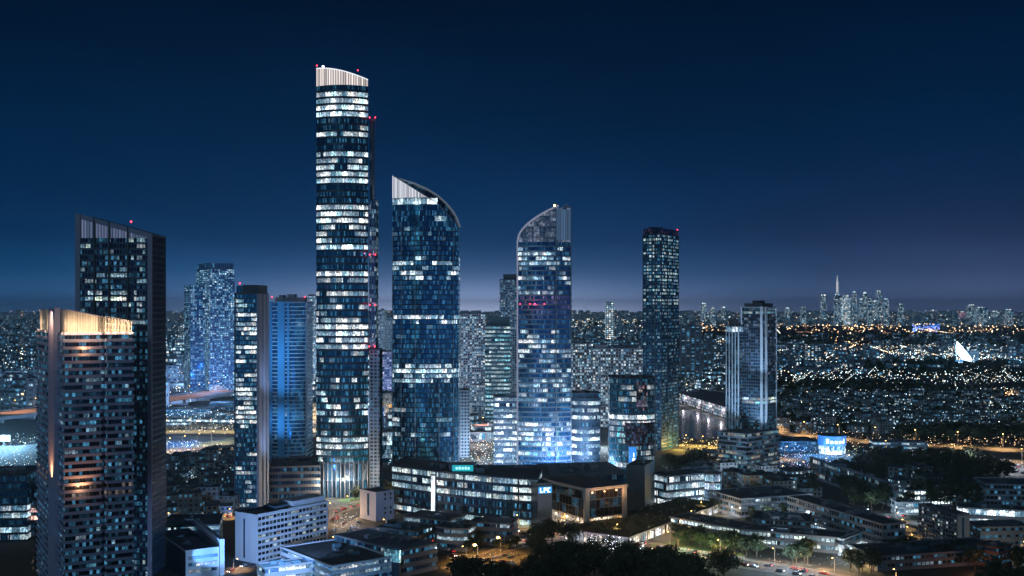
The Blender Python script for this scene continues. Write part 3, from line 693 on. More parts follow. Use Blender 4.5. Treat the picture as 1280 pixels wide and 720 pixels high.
GL = {'L': [(0, 0, 1, 5), (1, 0, 3, 1)], 'P': [(0, 0, 1, 5), (1, 4, 3, 5), (1, 2, 3, 3), (2, 3, 3, 4)], 'C': [(0, 0, 1, 5), (1, 4, 3, 5), (1, 0, 3, 1)], 'A': [(0, 0, 1, 5), (2, 0, 3, 5), (1, 4, 2, 5), (1, 2, 2, 3)],
      'B': [(0, 0, 1, 5), (1, 4, 3, 5), (1, 2, 3, 3), (1, 0, 3, 1), (2, 3, 3, 4), (2, 1, 3, 2)], 'e': [(0, 0, 1, 3), (1, 2, 3, 3), (1, 0, 3, .8), (1, 1.1, 3, 1.8)], 'o': [(0, 0, 1, 3), (1, 2.2, 2, 3), (2, 0, 3, 3), (1, 0, 2, .8)],
      'v': [(0, 1, 1, 3), (.8, 0, 2.2, 1.2), (2, 1, 3, 3)], 'd': [(0, 0, 1, 3), (1, 2.2, 2, 3), (2, 0, 3, 5), (1, 0, 2, .8)], 'I': [(1, 0, 2, 5)]}
SIGNW = glow('sign_white_glow', (.8, .95, 1), 2.2)
q = (pts[6] + pts[7]) / 2
for k, ch in enumerate('AAI'): letter(root, GL[ch], (q.x - 1.8, q.y - .8, Zy(583, d) + k * 4.6), .75, SIGNW)

# ------------------------------------------------------------------ T10: stepped tower on the wide balconied podium
d = 955.0; foot = quad(926, 954, 970.5, d, 40)
root, pts, c = start('stepped_tower', 'stepped apartment tower with white vertical piers on a banded corner podium', foot)
zt = Zy(385, d); n = 38; zb = Zy(538, d); fh = (zt - zb) / n
core(root, pts, zt - .05, CONC_D)
G_T10 = window_mat('glass_stepped', 2.2, (.12, .05, .94), (.02, .05, .08), wall=(.1, .11, .13), pal=((.85, 1, .85), COOL, WARM, TEAL), clus=.25, strength=1.0, dim=.35, fine=1.5, accent=(1, .3, .45))
t10 = rows([(385, 392, .6, .9), (392, 470, .4, .8, .85), (470, 497, .25, .6), (497, 505, 1, 1.2), (505, 540, .3, .6)], d)
storeys(root, pts, n, fh, G_T10, NAVY, .76, .08, t10, z0=zb)
a, b, e, f = pts
for q0, q1, t, wd in ((f, a, .03, 1.3), (f, a, .93, 2.2), (a, b, .2, 3.4), (a, b, .98, 1.0)):
    q = along(q0, q1, t); m = MB(); m.obox(q, q1 - q0, wd, 1.1, zb, zt + 1.4); m.build('facade_pier', WHITE, root)
roof(root, offset(pts, .1), zt, CONC, ROOF, 1.2)
m = MB(); m.prism([along(centroid(pts), p, .8) for p in pts], zt + .3, Zy(379, d)); m.build('plant_room', CONC_D, root)
m = MB(); m.prism([along(centroid(pts), p, .35) for p in pts], Zy(379, d) + .02, Zy(375.5, d)); m.build('lift_room', CONC_D, root)
w2 = [Vector(p) - c for p in quad(908, 923, 931, 962, 40)]; zw = Zy(408, 962)
m = MB(); m.prism(offset(w2, -.3), zb, zw); m.build('wing_core', CONC_D, root)
m = MB(); m.ring(w2, zb, zw, 0, 0, 30); m.cap(w2, zw, 1); m.build('side_wing', [G_T10, ROOF], root, color=(.35, .7, 1, .9))
for t in (0, .25, .5, .75, 1):
    q = along(w2[3], w2[0], t); m = MB(); m.obox(q, w2[0] - w2[3], .9, .9, zb, zw + .3); m.build('wing_fin', WHITE, root)
m = MB(); m.ring(offset(w2, .35), zw - 5, zw - .4, v0=0, v1=.99); m.build('wing_light_band', G_SHOP, root, color=(1, .9, 1, .1))
m = MB(); m.prism(along(w2[0], w2[0], 0) and [along(centroid(w2), p, .75) for p in w2], zw + .02, Zy(399, 962)); m.build('wing_plant_room', CONC_D, root)
pd = [Vector(p) - c for p in quad(898, 934, 973, 925, 45)]
nn = 9; fp_ = zb / nn
core(root, pd, zb - .1, CONC_D, .8)
storeys(root, pd, nn, fp_, G_T10, CONC, .66, .9, lambda z: (ru(.3, .6), .9, 1))
for xx_ in (905, 925, 945, 965): lamp('SPOT', (X(xx_, 868), 868, 14), 18000, (.5, .72, 1), .6, (X(xx_, 925), 930, 20), 80, 1)  # unseen floods added in front to brighten the podium
m = MB(); m.prism(offset(pd, .9), zb, zb + .6, 0, 1); m.build('podium_roof', [CONC, ROOF], root)

for q_, tz in ((along(f, a, .5), 90), (along(a, b, .3), 90), (along(f, a, .9), 60)):  # unseen spots added to brighten the white piers and the wing
    for zz_ in (36, 80): lamp('SPOT', (c.x + q_.x - 3, c.y + q_.y - 13, zz_), 70000, (.45, .68, 1), .8, (c.x + q_.x, c.y + q_.y, zz_ + 32), 90, 1)
lamp('SPOT', (c.x + w2[3].x + 3, c.y + w2[3].y - 16, 40), 90000, (.4, .65, 1), .8, (c.x + w2[0].x, c.y + w2[0].y, 75), 90, 1)
# ------------------------------------------------------------------ middle distance blocks behind the towers
def slabs(name, label, x0, x1, y0, d, mat, n, depth=22, slant=0, units=3, color=None, extra=(), cat='tower', trim=None):
    ft_ = front(x0, x1, d, depth, slant); h = Zy(y0, d)
    root, pts = block(name, label, ft_, h, mat, n=n, cat=cat, units=units, color=color, trim=trim)
    c = centroid(ft_)
    for (a0, a1, yy) in extra:
        m = MB(); m.box(X(a0, d) - c.x, X(a1, d) - c.x, -depth * .3, depth * .3, h + .3, Zy(yy, d)); m.build('plant_room', trim or CONC, root)
    return root, pts, c, h
slabs('apartment_slab', 'wide pale apartment slab with a stepped roof, right of the sail top tower', 570, 606, 393, 1500, F_WHITE, 42, 26, color=(1, 1, 1), extra=((573, 583, 388.5), (588, 601, 388)), trim=CONC)
slabs('teal_office_tower', 'teal office tower with white lit storeys and a windowless top, right of the pale slab', 606.5, 638, 408, 1250, window_mat('facade_teal_bands', 2.4, (.1, .45, .95), (.03, .1, .14), wall=(.05, .13, .17), pal=(COOL, TEAL, (.8, 1, 1)), L=.75, clus=.4, strength=1.2, dim=.4), 26, 24, trim=ROOF_T, extra=((608, 637, 396),))
slabs('apartment_tower', 'narrow white lit apartment tower peeping out left of the shoulder tower', 624.5, 660, 350, 1340, F_PALE, 58, 22, color=(1, 1, 1), extra=((629, 658, 342.5),), trim=CONC_D)
b_, p_, c_, h_ = slabs('office_block', 'low office block of solid white light bands at the foot of the shoulder tower', 617, 648, 497, 985, window_mat('facade_light_bands', 2.6, (.05, .42, .96), (.04, .09, .16), wall=(.05, .09, .15), pal=(COOL, (.85, .93, 1)), L=.9, clus=.3, strength=1.9, dim=.3), 12, 20, trim=NAVY, cat='building')
slabs('slim_apartment_block', 'slim pale block of small square windows against the right side of the sail top tower', 571, 586.5, 489, 1035, F_PALE, 20, 16, color=(.3, .7, 1), trim=CONC)
slabs('office_block', 'distant pale block with a bright blue white sign band above a pink lit road', 587, 607, 482, 1320, F_PALE, 18, 16, color=(1.3, 1.1, 1), trim=WHITE, cat='building')
slabs('apartment_slab', 'left of the two pale grey apartment slabs behind the drum shaped office', 714.5, 741, 430, 1320, F_WHITE, 28, 20, slant=10, extra=((718, 730, 426),), color=(1.1, .9, 1), trim=CONC)
slabs('apartment_slab', 'right of the two pale grey apartment slabs behind the drum shaped office', 740, 803, 436, 1300, F_WHITE, 27, 20, slant=-8, extra=((744, 760, 431), (772, 795, 433)), color=(1.1, .9, 1), trim=CONC)
slabs('apartment_tower', 'hazy apartment tower with scattered dots of light just right of the slender tower', 846, 878, 408, 2050, F_FAR, 30, 24, color=(.8, .5, 1))
slabs('apartment_tower', 'lower hazy apartment tower behind the canal, left of the stepped tower', 876, 893, 424, 2300, F_FAR, 24, 24, color=(.8, .5, 1))
slabs('apartment_tower', 'thin white lit tower between the blue pilaster tower and the tallest tower', 385, 396, 370, 2000, F_PALE, 52, 20, color=(1.5, 1.6, 1))
slabs('apartment_tower', 'white dotted apartment tower in the gap between the tallest and the sail top tower', 470, 481, 388, 1850, F_PALE, 44, 20, color=(1.2, 1.2, 1))
slabs('apartment_tower', 'second dotted apartment tower in the gap, touching the sail top tower', 480, 492, 396, 1950, F_PALE, 42, 20, color=(1.1, 1.1, 1))
slabs('office_block', 'violet lit office block low in the gap between the tallest and the sail top tower', 470, 492, 440, 1500, F_BLUE, 24, 20, color=(1, .9, .75), cat='building')
slabs('office_block', 'warm lit low block at the bottom of the gap left of the sail top tower', 466, 492, 492, 1250, G_WARM, 8, 20, color=(.8, 1, 1), cat='building')
slabs('office_block', 'long blue lit low block at the road behind the sail top tower', 468, 494, 540, 1000, G_OFF, 7, 16, color=(.6, .9, 1), cat='building')
slabs('office_block', 'tall thin amber lit block behind the blue pilaster tower', 384, 396, 503, 1200, G_WARM, 8, 14, color=(.8, 1, 1), cat='building')
slabs('office_tower', 'far lone tower with red roof lights on the horizon right of the shoulder tower', 757.5, 767.5, 378, 4200, F_FARC, 22, 40, color=(1.4, 1, 1))
slabs('office_block', 'grey block with white windows by the dark canal bank, left of the stepped tower', 1009, 1028, 430, 2700, F_FAR, 12, 20, color=(1.6, 1, 1), cat='building')
# ------------------------------------------------------------------ low and middle blocks, left half
# white block with punched windows
d = 603.0; foot = quad(294, 320, 410, d, 36); h = Zy(646, d)
root, pts, c = start('punched_window_block', 'white eight storey block with small punched windows and a tall blank end wall lit blue', foot, 'building')
a, b, e, f = pts
m = MB(); m.prism(pts, 0, h); m.build('wall', WHITE, root)
roof(root, offset(pts, .05), h, WHITE, ROOF_T, 1.2, .4, 3, 2.5)
punched(root, pts, [0], 8, h / 8, 0, 2.75, 1.9, 1.55, G_WIN, .42, (.4, 1), .95, 100)
m = MB(); q = along(f, a, .45); m.obox(q + Vector((-.1, -.1)), f - a, .9, .3, 2, h - 2); m.build('stair_window', G_DARK, root)
q0, q1 = along(a, b, .52), along(a, b, .98); inn = (f - a).normalized()
m = MB(); m.prism([q0 + inn * 1.5, q1 + inn * 1.5, q1 + inn * 13, q0 + inn * 13], h + .3, h + 4.2); m.build('roof_storey', WHITE, root)
m = MB(); m.prism([along(a, b, .30) + inn * 3, along(a, b, .48) + inn * 3, along(a, b, .48) + inn * 12, along(a, b, .30) + inn * 12], h + .3, h + 3); m.build('roof_storey', ROOF_T, root)
# podium of the blue pilaster tower
office('terraced_block', 'brown grey office block with recessed window bands between the white block and the tallest tower', front(337, 399, 800, 50, 6), Zy(585, 800), 5.2,
       G_RES, CONC_B, wr=.62, lit=(.25, .5), out=.7, units=4, par=1.2)
# grey cube
d = 722.0; foot = quad(450, 470, 492.5, d, 46); h = Zy(617, d)
root, pts, c = start('cube_block', 'plain grey cube shaped block with a narrow slot of windows beside the glass podium', foot, 'building')
m = MB(); m.prism(pts, 0, h); m.build('wall', CONC, root); roof(root, offset(pts, .05), h, CONC, ROOF, .9)
punched(root, pts, [0], 6, h / 6, 0, 4.6, 1.1, 1.5, G_WIN, .05, (.3, .6), 1, 100, skip=lambda e, f, i, k: i not in (1, 2) or f in (0, 3))
a, b, e, f = pts; m = MB(); m.obox(along(f, a, .52) + Vector((-.1, -.1)), f - a, 1.6, .3, 3, h - .8); m.build('slot_window', G_DARK, root, color=(.4, .6, 1, .3))
# long curved glass podium
pl = [gp(*q) for q in ((490, 639), (515, 643), (545, 648), (580, 652.5), (615, 656.5), (648, 659.5), (672, 661))]
pl = [Vector(q) for q in pl]; bk = [q + Vector((4, 42)) for q in pl][::-1]
root, pts = office('curved_office_podium', 'long curved glass office podium of six lit storeys before the sail top tower', pl + bk, 31, 5.15, window_mat('glass_podium', 1.2, (.1, .04, .97), (.03, .07, .1), pal=((.75, .97, 1), COOL, (.9, 1, .95), (1, .97, .9)), clus=.7, room=4, strength=1.5, dim=.5, fine=1.7, metal=.4),
                   NAVY, wr=.66, lit=(.62, .9), out=.25, units=16, uh=3, b=(.6, 1.0), pdark=.05)
co = centroid(pl + bk)
for i in (1, 2, 3, 4, 5):
    q = pts[i]; m = MB(); m.obox(q + Vector((0, -.5)), (0, 1), 1.0, 1.0, 0, 31.6); m.build('facade_fin', NAVY, root)
q = along(pts[1], pts[2], .9); m = MB(); m.obox(q + Vector((0, -.4)), pts[2] - pts[1], 3.8, .6, 1, 29.5); m.build('atrium_window', G_SHOP, root, color=(1, 1.2, 1, .4))
tq = Vector(gp(572, 652)) - co + Vector((3, 14))
m = MB(); m.obox(tq, (1, -.05), 17, 12, 31.3, 36.5); m.build('roof_storey', DALU, root)
m = MB(); m.obox(tq + Vector((0, -6.2)), (1, -.05), 14, .3, 32, 36); m.build('teal_sign', glow('teal_sign_glow', (.02, .5, .6), .8), root)
m = MB()
for k in range(5): m.obox(tq + Vector((-4 + 2 * k, -6.5 - .1 * k)), (1, -.05), 1.2, .3, 33.3, 34.6 + .3 * (k % 2))
m.build('sign_lettering', glow('teal_letter_glow', (.4, 1, .95), 1.8), root)
# dark end slab with the blue sign
d = 688.0; foot = front(672.5, 690, d, 18, 3); h = Zy(606, d)
root, pts, c = start('dark_end_slab', 'blank dark navy slab with a bright blue sign at its top, ending the glass podium', foot, 'building')
m = MB(); m.prism(pts, 0, h); m.build('wall', NAVY, root); roof(root, offset(pts, .05), h, NAVY, ROOF, .8)
a, b = pts[0], pts[1]; t = (b - a).normalized(); ux = Vector((t.x, t.y, 0)); nm = Vector((t.y, -t.x, 0)).normalized()
m = MB(); o = Vector((*a, 0)) + nm * .35 + ux * .2; L = (b - a).length - .4; z0, z1 = Zy(617, d), Zy(609, d)
v = [o + Vector((0, 0, z0)), o + ux * L + Vector((0, 0, z0)), o + ux * L + Vector((0, 0, z1)), o + Vector((0, 0, z1))]
m.face(v); k = -nm * .3
for i in range(4): m.face([v[(i + 1) % 4], v[i], v[i] + k, v[(i + 1) % 4] + k])
m.build('blue_sign', glow('cyan_sign_glow', (.03, .38, 1), .9), root)
for i, ch in enumerate('LPC'): letter(root, GL[ch], o + nm * .05 + ux * (1.0 + i * 2.5) + Vector((0, 0, z0 + .5)), .6, SIGNW, 'lettering', ux, nm)
# brown mall with the amber pylons
d = 688.0; foot = quad(678, 733, 783, d, 58); h = Zy(611, d)
root, pts, c = start('mall', 'dark glass mall framed by amber lit pylons and a glowing roof edge', foot, 'building')
a, b, e, f = pts
core(root, pts, h - .1, CONC_D)
m = MB(); m.ring(pts, 8.5, h - 1.6, 0, 0, 3); m.build('upper_glazing', window_mat('glass_mall', 3.5, (.06, .05, .97), (.03, .025, .025), pal=(WARM, GOLD), L=.12, strength=.5, dim=.25, fine=1), root, color=(1, 1, 1, .3))
m = MB(); m.ring(offset(pts, .05), .4, 8.3, 0, 0, 2); m.build('arcade_glazing', G_WARM, root, color=(.85, 1.1, 1, .6))
for p, q, wd in ((a, b, 3.2), (along(a, b, .94), b, 2.8), (along(f, a, .05), a, 2.6)):
    m = MB(); m.obox(p + Vector((0, -.6)), q - p, wd, 2.2, 0, h + .6); m.build('pylon', BEIGE, root)
m = MB(); m.prism(offset(pts, .7), 8.3, 8.9); m.build('canopy', CONC_B, root)
m = MB(); m.prism(offset(pts, .9), h - 1.6, h + .3); m.build('roof_edge_beam', BEIGE, root)
m = MB(); m.cap(offset(pts, .6), h + .35); m.build('roof', ROOF, root)
W = lambda p: (p.x + c.x, p.y + c.y)
for p in (a, along(a, b, .94), along(f, a, .05)): q = W(p + Vector((0, -3.5))); lamp('SPOT', (q[0], q[1], 1.5), 30000, (1, .5, .18), .4, (q[0], q[1] + 3, 14), 80)
for t in (.2, .5, .8): q = W(along(a, b, t) + Vector((2.5, -2.5))); lamp('POINT', (q[0], q[1], h - 3.5), 2600, (1, .5, .2), .5)
for t in (.1, .35, .6, .85): q = W(along(f, a, t) + Vector((-2, -6))); lamp('POINT', (q[0], q[1], 5), 3200, (1, .58, .25), .5)
for t in (.1, .35, .6, .85): q = W(along(a, b, t) + Vector((3, -6))); lamp('POINT', (q[0], q[1], 5), 6000, (1, .62, .3), .5)
# roofs and dark block behind the mall
block('low_roofed_block', 'wide low block with a dark ribbed roof behind the mall and below the shoulder tower', front(690, 786, 800, 60, 10), 18, G_DARK, ROOF_T, n=5, units=12)
block('low_roofed_block', 'dark flat roofed block between the glass podium and the shoulder tower', front(600, 688, 790, 55, 0), 19, G_DARK, ROOF, n=5, units=10)
block('dark_block', 'tall windowless dark blue block between the mall and the white lit glass block', quad(783, 806, 818, 742, 20), 33, NAVY, ROOF, n=7, units=2, trim=NAVY)
office('glass_block', 'white lit glass office block with a round bright blue corner, beside the dark blue block', quad(811, 834, 886, 772, 62), 21.5, 5.3,
       G_SHOP, ALU, wr=.72, lit=(.6, .9), out=.2, units=4, b=(.6, 1.0), pdark=0)
cx, cy = X(891, 778), 778
office('round_stair_tower', 'round drum of bright blue white glass ending the white lit glass block', [(cx + 6.2 * math.cos(2 * math.pi * i / 16), cy + 6.2 * math.sin(2 * math.pi * i / 16)) for i in range(16)], 23, 5.7,
       window_mat('glass_drum', 1.4, (.2, .02, .98), (.1, .15, .3), pal=(ICE, (.6, .75, 1)), L=1, strength=1.5, clus=.2, dim=.5), ALU, wr=.8, lit=(.8, 1), units=1)
# low lit pavilion with a planted roof
fp = [Vector(gp(*q)) for q in ((785, 685), (901, 640))]
dv = (fp[1] - fp[0]).normalized(); nv = Vector((-dv.y, dv.x))
foot = [fp[0], fp[1], fp[1] + nv * 30, fp[0] + nv * 44]
root, pts, c = start('planted_pavilion', 'low pavilion with a warm lit arcade and planted roof beside the avenue', foot, 'building')
core(root, pts, 6, CONC_D, 1.5)
m = MB(); m.ring(offset(pts, -.8), 0, 5.6, 0, 0, 1); m.build('arcade_glazing', window_mat('glass_arcade', 2.6, (.2, .02, .98), (.05, .05, .05), pal=((1, .9, .75), (1, .82, .6), (.95, .95, 1)), L=.95, clus=.1, strength=1.4, dim=.5, metal=.2), root, color=(.9, 1.0, 1, .4))
m = MB(); m.prism(offset(pts, 1.2), 5.6, 6.6, 0, 1); m.build('roof', [BEIGE, ROOF_G], root)
PAV = (root, pts)
for k in range(14):
    q = along(pts[0], pts[1], (k + .5) / 14); m = MB(); m.obox(q + Vector((dv.y, -dv.x)) * .3, dv, .7, .7, 0, 5.6); m.build('arcade_pillar', BEIGE, root)
for k in range(6):
    q = Vector((c.x, c.y)) + along(pts[0], pts[1], (k + .5) / 6) + Vector((dv.y, -dv.x)) * 6; lamp('POINT', (q.x, q.y, 4.2), 5200, (1, .78, .5), .4)
for k in range(3):
    q = Vector((c.x, c.y)) + along(pts[3], pts[0], (k + .5) / 3) - dv * 5; lamp('POINT', (q.x, q.y, 4.2), 5200, (.9, .75, .9), .4)

office('low_terrace', 'low dark terrace below the yellow lamps right of the slender tower', front(852, 899, 905, 22, 6), 9, 4.5, G_RES, CONC_B, ROOF, wr=.5, lit=(.1, .3), units=6)
office('low_terrace', 'short low block with warm windows between the big round tree and the stepped tower podium', front(876, 901, 985, 16, 2), 10, 5, G_WARM, CONC_B, ROOF, wr=.5, lit=(.4, .7), units=4)
# left edge and bottom left
d = 655.0
root, pts = office('blue_glass_block', 'blue glass office block with two white lit storeys at the left edge', front(-60, 34, d, 40, 6), Zy(597, d), 4.6, G_BLUE, NAVY, wr=.74, units=3, out=.1,
                   colorfn=rows([(590, 636, .06, .5), (636, 650, 1, 1.4), (650, 662, .1, .5), (662, 680, .85, .9), (680, 720, .1, .6)], d))
office('dark_glass_block', 'darker narrow office block with an amber lit window row, tucked beside the banded apartment tower', front(34, 62, 668, 30, 2), Zy(606, 668), 4.6, G_RES, NAVY, wr=.6, units=2, out=.1,
       colorfn=rows([(606, 636, .08, .5), (636, 650, .9, 1.1, .6), (650, 720, .12, .6)], 668))
d = 566.0; foot = quad(196, 232, 274, d, 58); h = Zy(690, d)
root, pts, c = start('white_panel_block', 'small office block of white panels with ribbon windows and a dark left side', foot, 'building')
a, b, e, f = pts
m = MB(); m.ring(pts, 0, h, 0, edge_m={3: 1, 2: 1}); m.build('wall', [WHITE, NAVY], root); roof(root, offset(pts, .05), h, WHITE, ROOF_T, .8, .4, 3, 1.6)
for k in range(5):
    zz_ = h - 4.3 - k * 3.5
    if zz_ < .5: break
    m = MB(); m.ring([along(a, b, .07) + Vector((.05, -.06)), along(a, b, .95) + Vector((.05, -.06))], zz_, zz_ + 1.7, closed=False, v0=0, v1=.99); m.build('ribbon_window', G_RES, root, color=(.55, .8, 1, nseed()))
m = MB(); q = e; m.prism([b + Vector((.3, .2)), b + Vector((2.4, 1.5)), e + Vector((2.4, 9)), e + Vector((.3, 8))], 0, h + 4.5); m.build('end_wall', WHITE, root)
office('teal_roof_block', 'teal roofed low block with a bright window strip behind the white panel block', front(205, 274, 622, 34, 6), 16, 4.0, G_SHOP, NAVY, ROOF_T, wr=.55, units=2, out=.2,
       colorfn=lambda z: (.55, .9, 1) if z > 10 else (.1, .6, 1))
# foreground roofs at the bottom
d = 572.0
office('flat_roofed_office', 'grey brown office block with ribbon windows touching the bright cyan glass box', quad(418, 501, 546, d, 44), 13.4, 4.4, G_RES, CONC_B, ROOF_T, wr=.5, lit=(.25, .5), out=.4, units=7, uh=2.2)
q = Vector((X(490, d - 1), d - 1))
root, pts, c = start('glass_stair_box', 'small bright cyan glass box against the grey brown office block', quad(480, 499, 501, 569, 30), 'building')
m = MB(); m.prism(offset(pts, -.3), 0, 15.2); m.build('core', CONC_D, root); m = MB(); m.ring(pts, 8, 15, 0, 0, 1); m.build('glazing', window_mat('glass_cyan', 1.8, (.08, .04, .96), (.05, .15, .2), pal=((.35, .9, 1), (.6, .97, 1)), L=1, strength=1.5, clus=.1, dim=.5), root, color=(.9, 1.1, 1, .5))
m = MB(); m.prism(offset(pts, .3), 15.2, 15.7); m.build('roof', ROOF_T, root); m = MB(); m.ring(offset(pts, .02), 0, 8); m.build('wall', NAVY, root)
d = 549.0
office('pale_parapet_office', 'dark roofed block with a pale blue parapet and lit ribbon windows in the bottom foreground', quad(352, 415, 489, d, 52), 10.6, 3.6, G_BLUE, WHITE, ROOF, wr=.5, lit=(.3, .6), out=.3, units=6, uh=2)
d = 540.0
root, pts = office('teal_roofed_hall', 'low hall with a big teal roof and bright white end wall', quad(322, 331, 412, 552, 58), 9.0, 4.5, G_SHOP, WHITE, ROOF_T, wr=.45, lit=(.6, .9), out=.3, units=3, uh=1.6)
# low rises right of the grey brown office
office('curved_low_block', 'curved three storey beige block with white lit windows by the two orange street lamps', lens(546, 585, 640, 3, 14, 8, slant=-6), 12.5, 4.1, G_RES, BEIGE, ROOF, wr=.55, lit=(.5, .75), out=.3, units=3)
office('terrace_block', 'beige terrace block with square white windows right of the curved three storey block', front(588, 640, 652, 14, -6), 13, 4.2, G_RES, CONC_B, ROOF, wr=.5, lit=(.4, .65), out=.3, units=3)
office('terrace_block', 'low dark roofed terrace with a row of white windows in front of the glass podium', front(505, 560, 690, 22, -14), 9, 4.4, G_RES, CONC_B, ROOF, wr=.5, lit=(.4, .65), out=.3, units=4)
office('terrace_block', 'low dark terrace between the grey cube and the grey brown office', front(470, 520, 655, 22, -12), 9, 4.4, G_RES, CONC_B, ROOF, wr=.5, lit=(.4, .65), out=.3, units=4)
office('long_low_block', 'long low white block with small lit windows left of the grey brown office', front(408, 470, 622, 16, -26), 8, 4, G_RES, WHITE, ROOF_T, wr=.45, lit=(.4, .6), out=.2, units=4)

# ------------------------------------------------------------------ right foreground
G_SCH = window_mat('glass_school', 2.6, (.3, .08, .92), (.02, .03, .04), wall=(.13, .13, .14), pal=((.85, 1, .95), COOL, (.9, .95, 1)), clus=.55, strength=2.1, dim=.2, fine=1.8, metal=.4)
office('long_slab_block', 'long pale slab block with blue white lit windows below the dark wood', quad(1012, 1117, 1121, 772, 82), Zy(607, 772), 4.6, G_SCH, CONC, ROOF, wr=.62, lit=(.15, .5), out=.3, units=6, b=(.5, 1))
office('long_low_wing', 'lower dark roofed wing with faint windows left of the long pale slab', front(926, 1014, 735, 40, 20), 12, 4, G_SCH, CONC, ROOF, wr=.6, lit=(.25, .5), out=.3, units=12, b=(.3, .7))
office('corner_block', 'four storey pale block with a bright shop floor, its corner right of the white arcade', quad(985, 1103, 1131, 626, 72), 16.5, 4.1, G_SCH, BEIGE, ROOF, wr=.6, out=.35, units=8, colorfn=lambda z: (.85, 1.3, 1) if z < 4 else (.25, .7, 1))
office('dark_wing', 'dark roofed wing with three bright windows behind the long white arcade', front(940, 1012, 672, 26, -10), 11, 3.6, G_SCH, CONC_D, ROOF, wr=.55, lit=(.05, .25), out=.2, units=10)
m_root, m_pts, m_c = start('stair_tower', 'slim white stair tower standing out of the dark roofs behind the arcade', front(966.5, 974.5, 668, 5), 'building')
m = MB(); m.prism(m_pts, 0, Zy(646, 668)); m.build('wall', WHITE, m_root); m = MB(); m.prism(offset(m_pts, .3), Zy(646, 668) + .02, Zy(646, 668) + .6); m.build('roof', CONC, m_root)
m = MB(); q = along(m_pts[0], m_pts[1], .5); m.obox(q + Vector((0, -.05)), (1, 0), .9, .12, 3, Zy(648, 668)); m.build('slot_window', G_DARK, m_root)
lamp('SPOT', (X(964, 650), 648, 9), 9000, (.7, .85, 1), .5, (X(970, 668), 668, 13), 60)
for (x0, x1, d0, sl, nm_, lb, lt) in ((838, 922, 690, -36, 'arcade_block', 'long low arcade block with greenish white windows behind the green lit trees', (.45, .75)), (925, 1052, 652, -26, 'arcade_block', 'longest low arcade block, brightly lit to its right end, along the avenue', (.6, .9))):
    office(nm_, lb, front(x0, x1, d0, 20, sl), 8.6, 4.3, window_mat('glass_arcade_front', 2.6, (.22, .05, .92), (.03, .04, .04), wall=(.12, .12, .11), pal=((.85, 1, .9), (.9, 1, .95), COOL), clus=.4, strength=2.2, dim=.25, fine=1.6, metal=.3), BEIGE, ROOF, wr=.55, lit=lt, out=.6, units=8, uh=1.6)
office('arcade_end_block', 'short bright white end block with lit shopfronts at the right end of the long arcade', quad(1049, 1054, 1097, 622, 40), 8.8, 4.4, G_SHOP, WHITE, ROOF, wr=.6, lit=(.8, 1), out=.6, units=2)
# hostel tower
d = 640.0; foot = quad(1148, 1197, 1212, d, 74); h = Zy(645, d)
root, pts, c = start('hostel_block', 'brown grey eight storey hostel of small square windows with a few lit, among dark trees', foot, 'building')
m = MB(); m.prism(pts, 0, h); m.build('wall', BEIGE, root); roof(root, offset(pts, .05), h, CONC_D, ROOF, 1.2, .4, 3, 2.4)
punched(root, pts, [3], 8, h / 8, 0, 2.5, 1.5, 1.4, G_WIN, .25, (.4, .9), .8, 90); a, b, e, f = pts
m = MB(); m.obox(along(a, b, .45) + Vector((.0, -.1)), b - a, 1.2, .4, 2, h - 1); m.build('stair_window', G_DARK, root)
q = Vector((X(1160, d - 10), d - 14)); lamp('POINT', (q.x, q.y, 5), 7000, (1, .62, .35), .5); lamp('POINT', (X(1185, d - 10), d - 12, 4), 6000, (1, .7, .5), .5)
office('long_front_block', 'long dark low block stretching below the hostel along the bottom edge', quad(1060, 1097, 1260, 585, 76), Zy(697, 585), 4.2, G_SCH, CONC_B, ROOF, wr=.5, out=.35, units=9, colorfn=lambda z: (.22, .7, 1), uh=1.8)
office('grid_block', 'pale blue grid fronted block with stepped roof at the right edge', front(1232, 1310, 778, 30, -6), Zy(606, 778), 4.0, G_SCH, CONC, ROOF, wr=.66, lit=(.1, .3), out=.5, units=3)
office('shop_strip', 'bright white blue shop strip two storeys high near the right edge', front(1199, 1300, 705, 16, -14), 12, 6, G_SHOP, CONC_D, ROOF, wr=.62, lit=(.7, .95), out=.5, units=5, b=(.8, 1.2), pdark=0)
office('small_white_block', 'small white three storey block with glaring windows among the dark trees', front(1137, 1190, 775, 16, 5), 11, 3.7, G_SCH, WHITE, ROOF, wr=.6, lit=(.5, .8), out=.4, units=3, b=(.9, 1.4))
office('small_white_block', 'tiny low white block with bluish shop windows left of the hostel', front(1122, 1150, 745, 12, 0), 8, 4, G_SHOP, WHITE, ROOF, wr=.6, lit=(.6, .8), out=.4, units=2)
office('brick_house', 'dim red brown block lit by a small orange lamp in the bottom right corner', quad(1221, 1248, 1264, 592, 50), 10.4, 3.4, G_RES, BRICK, ROOF, wr=.45, lit=(.03, .1), out=.2, units=2)
lamp('POINT', (X(1231, 575), 575, 4), 3500, (1, .4, .2), .5)
office('grey_villa', 'unlit grey block behind the red brown one at the right edge', front(1226, 1290, 640, 18, 4), 12, 4, G_SCH, CONC_B, ROOF, wr=.45, lit=(.02, .1), out=.3, units=3)
lamp('POINT', (X(1262, 618), 618, 6), 5000, (.8, .9, .8), .5)

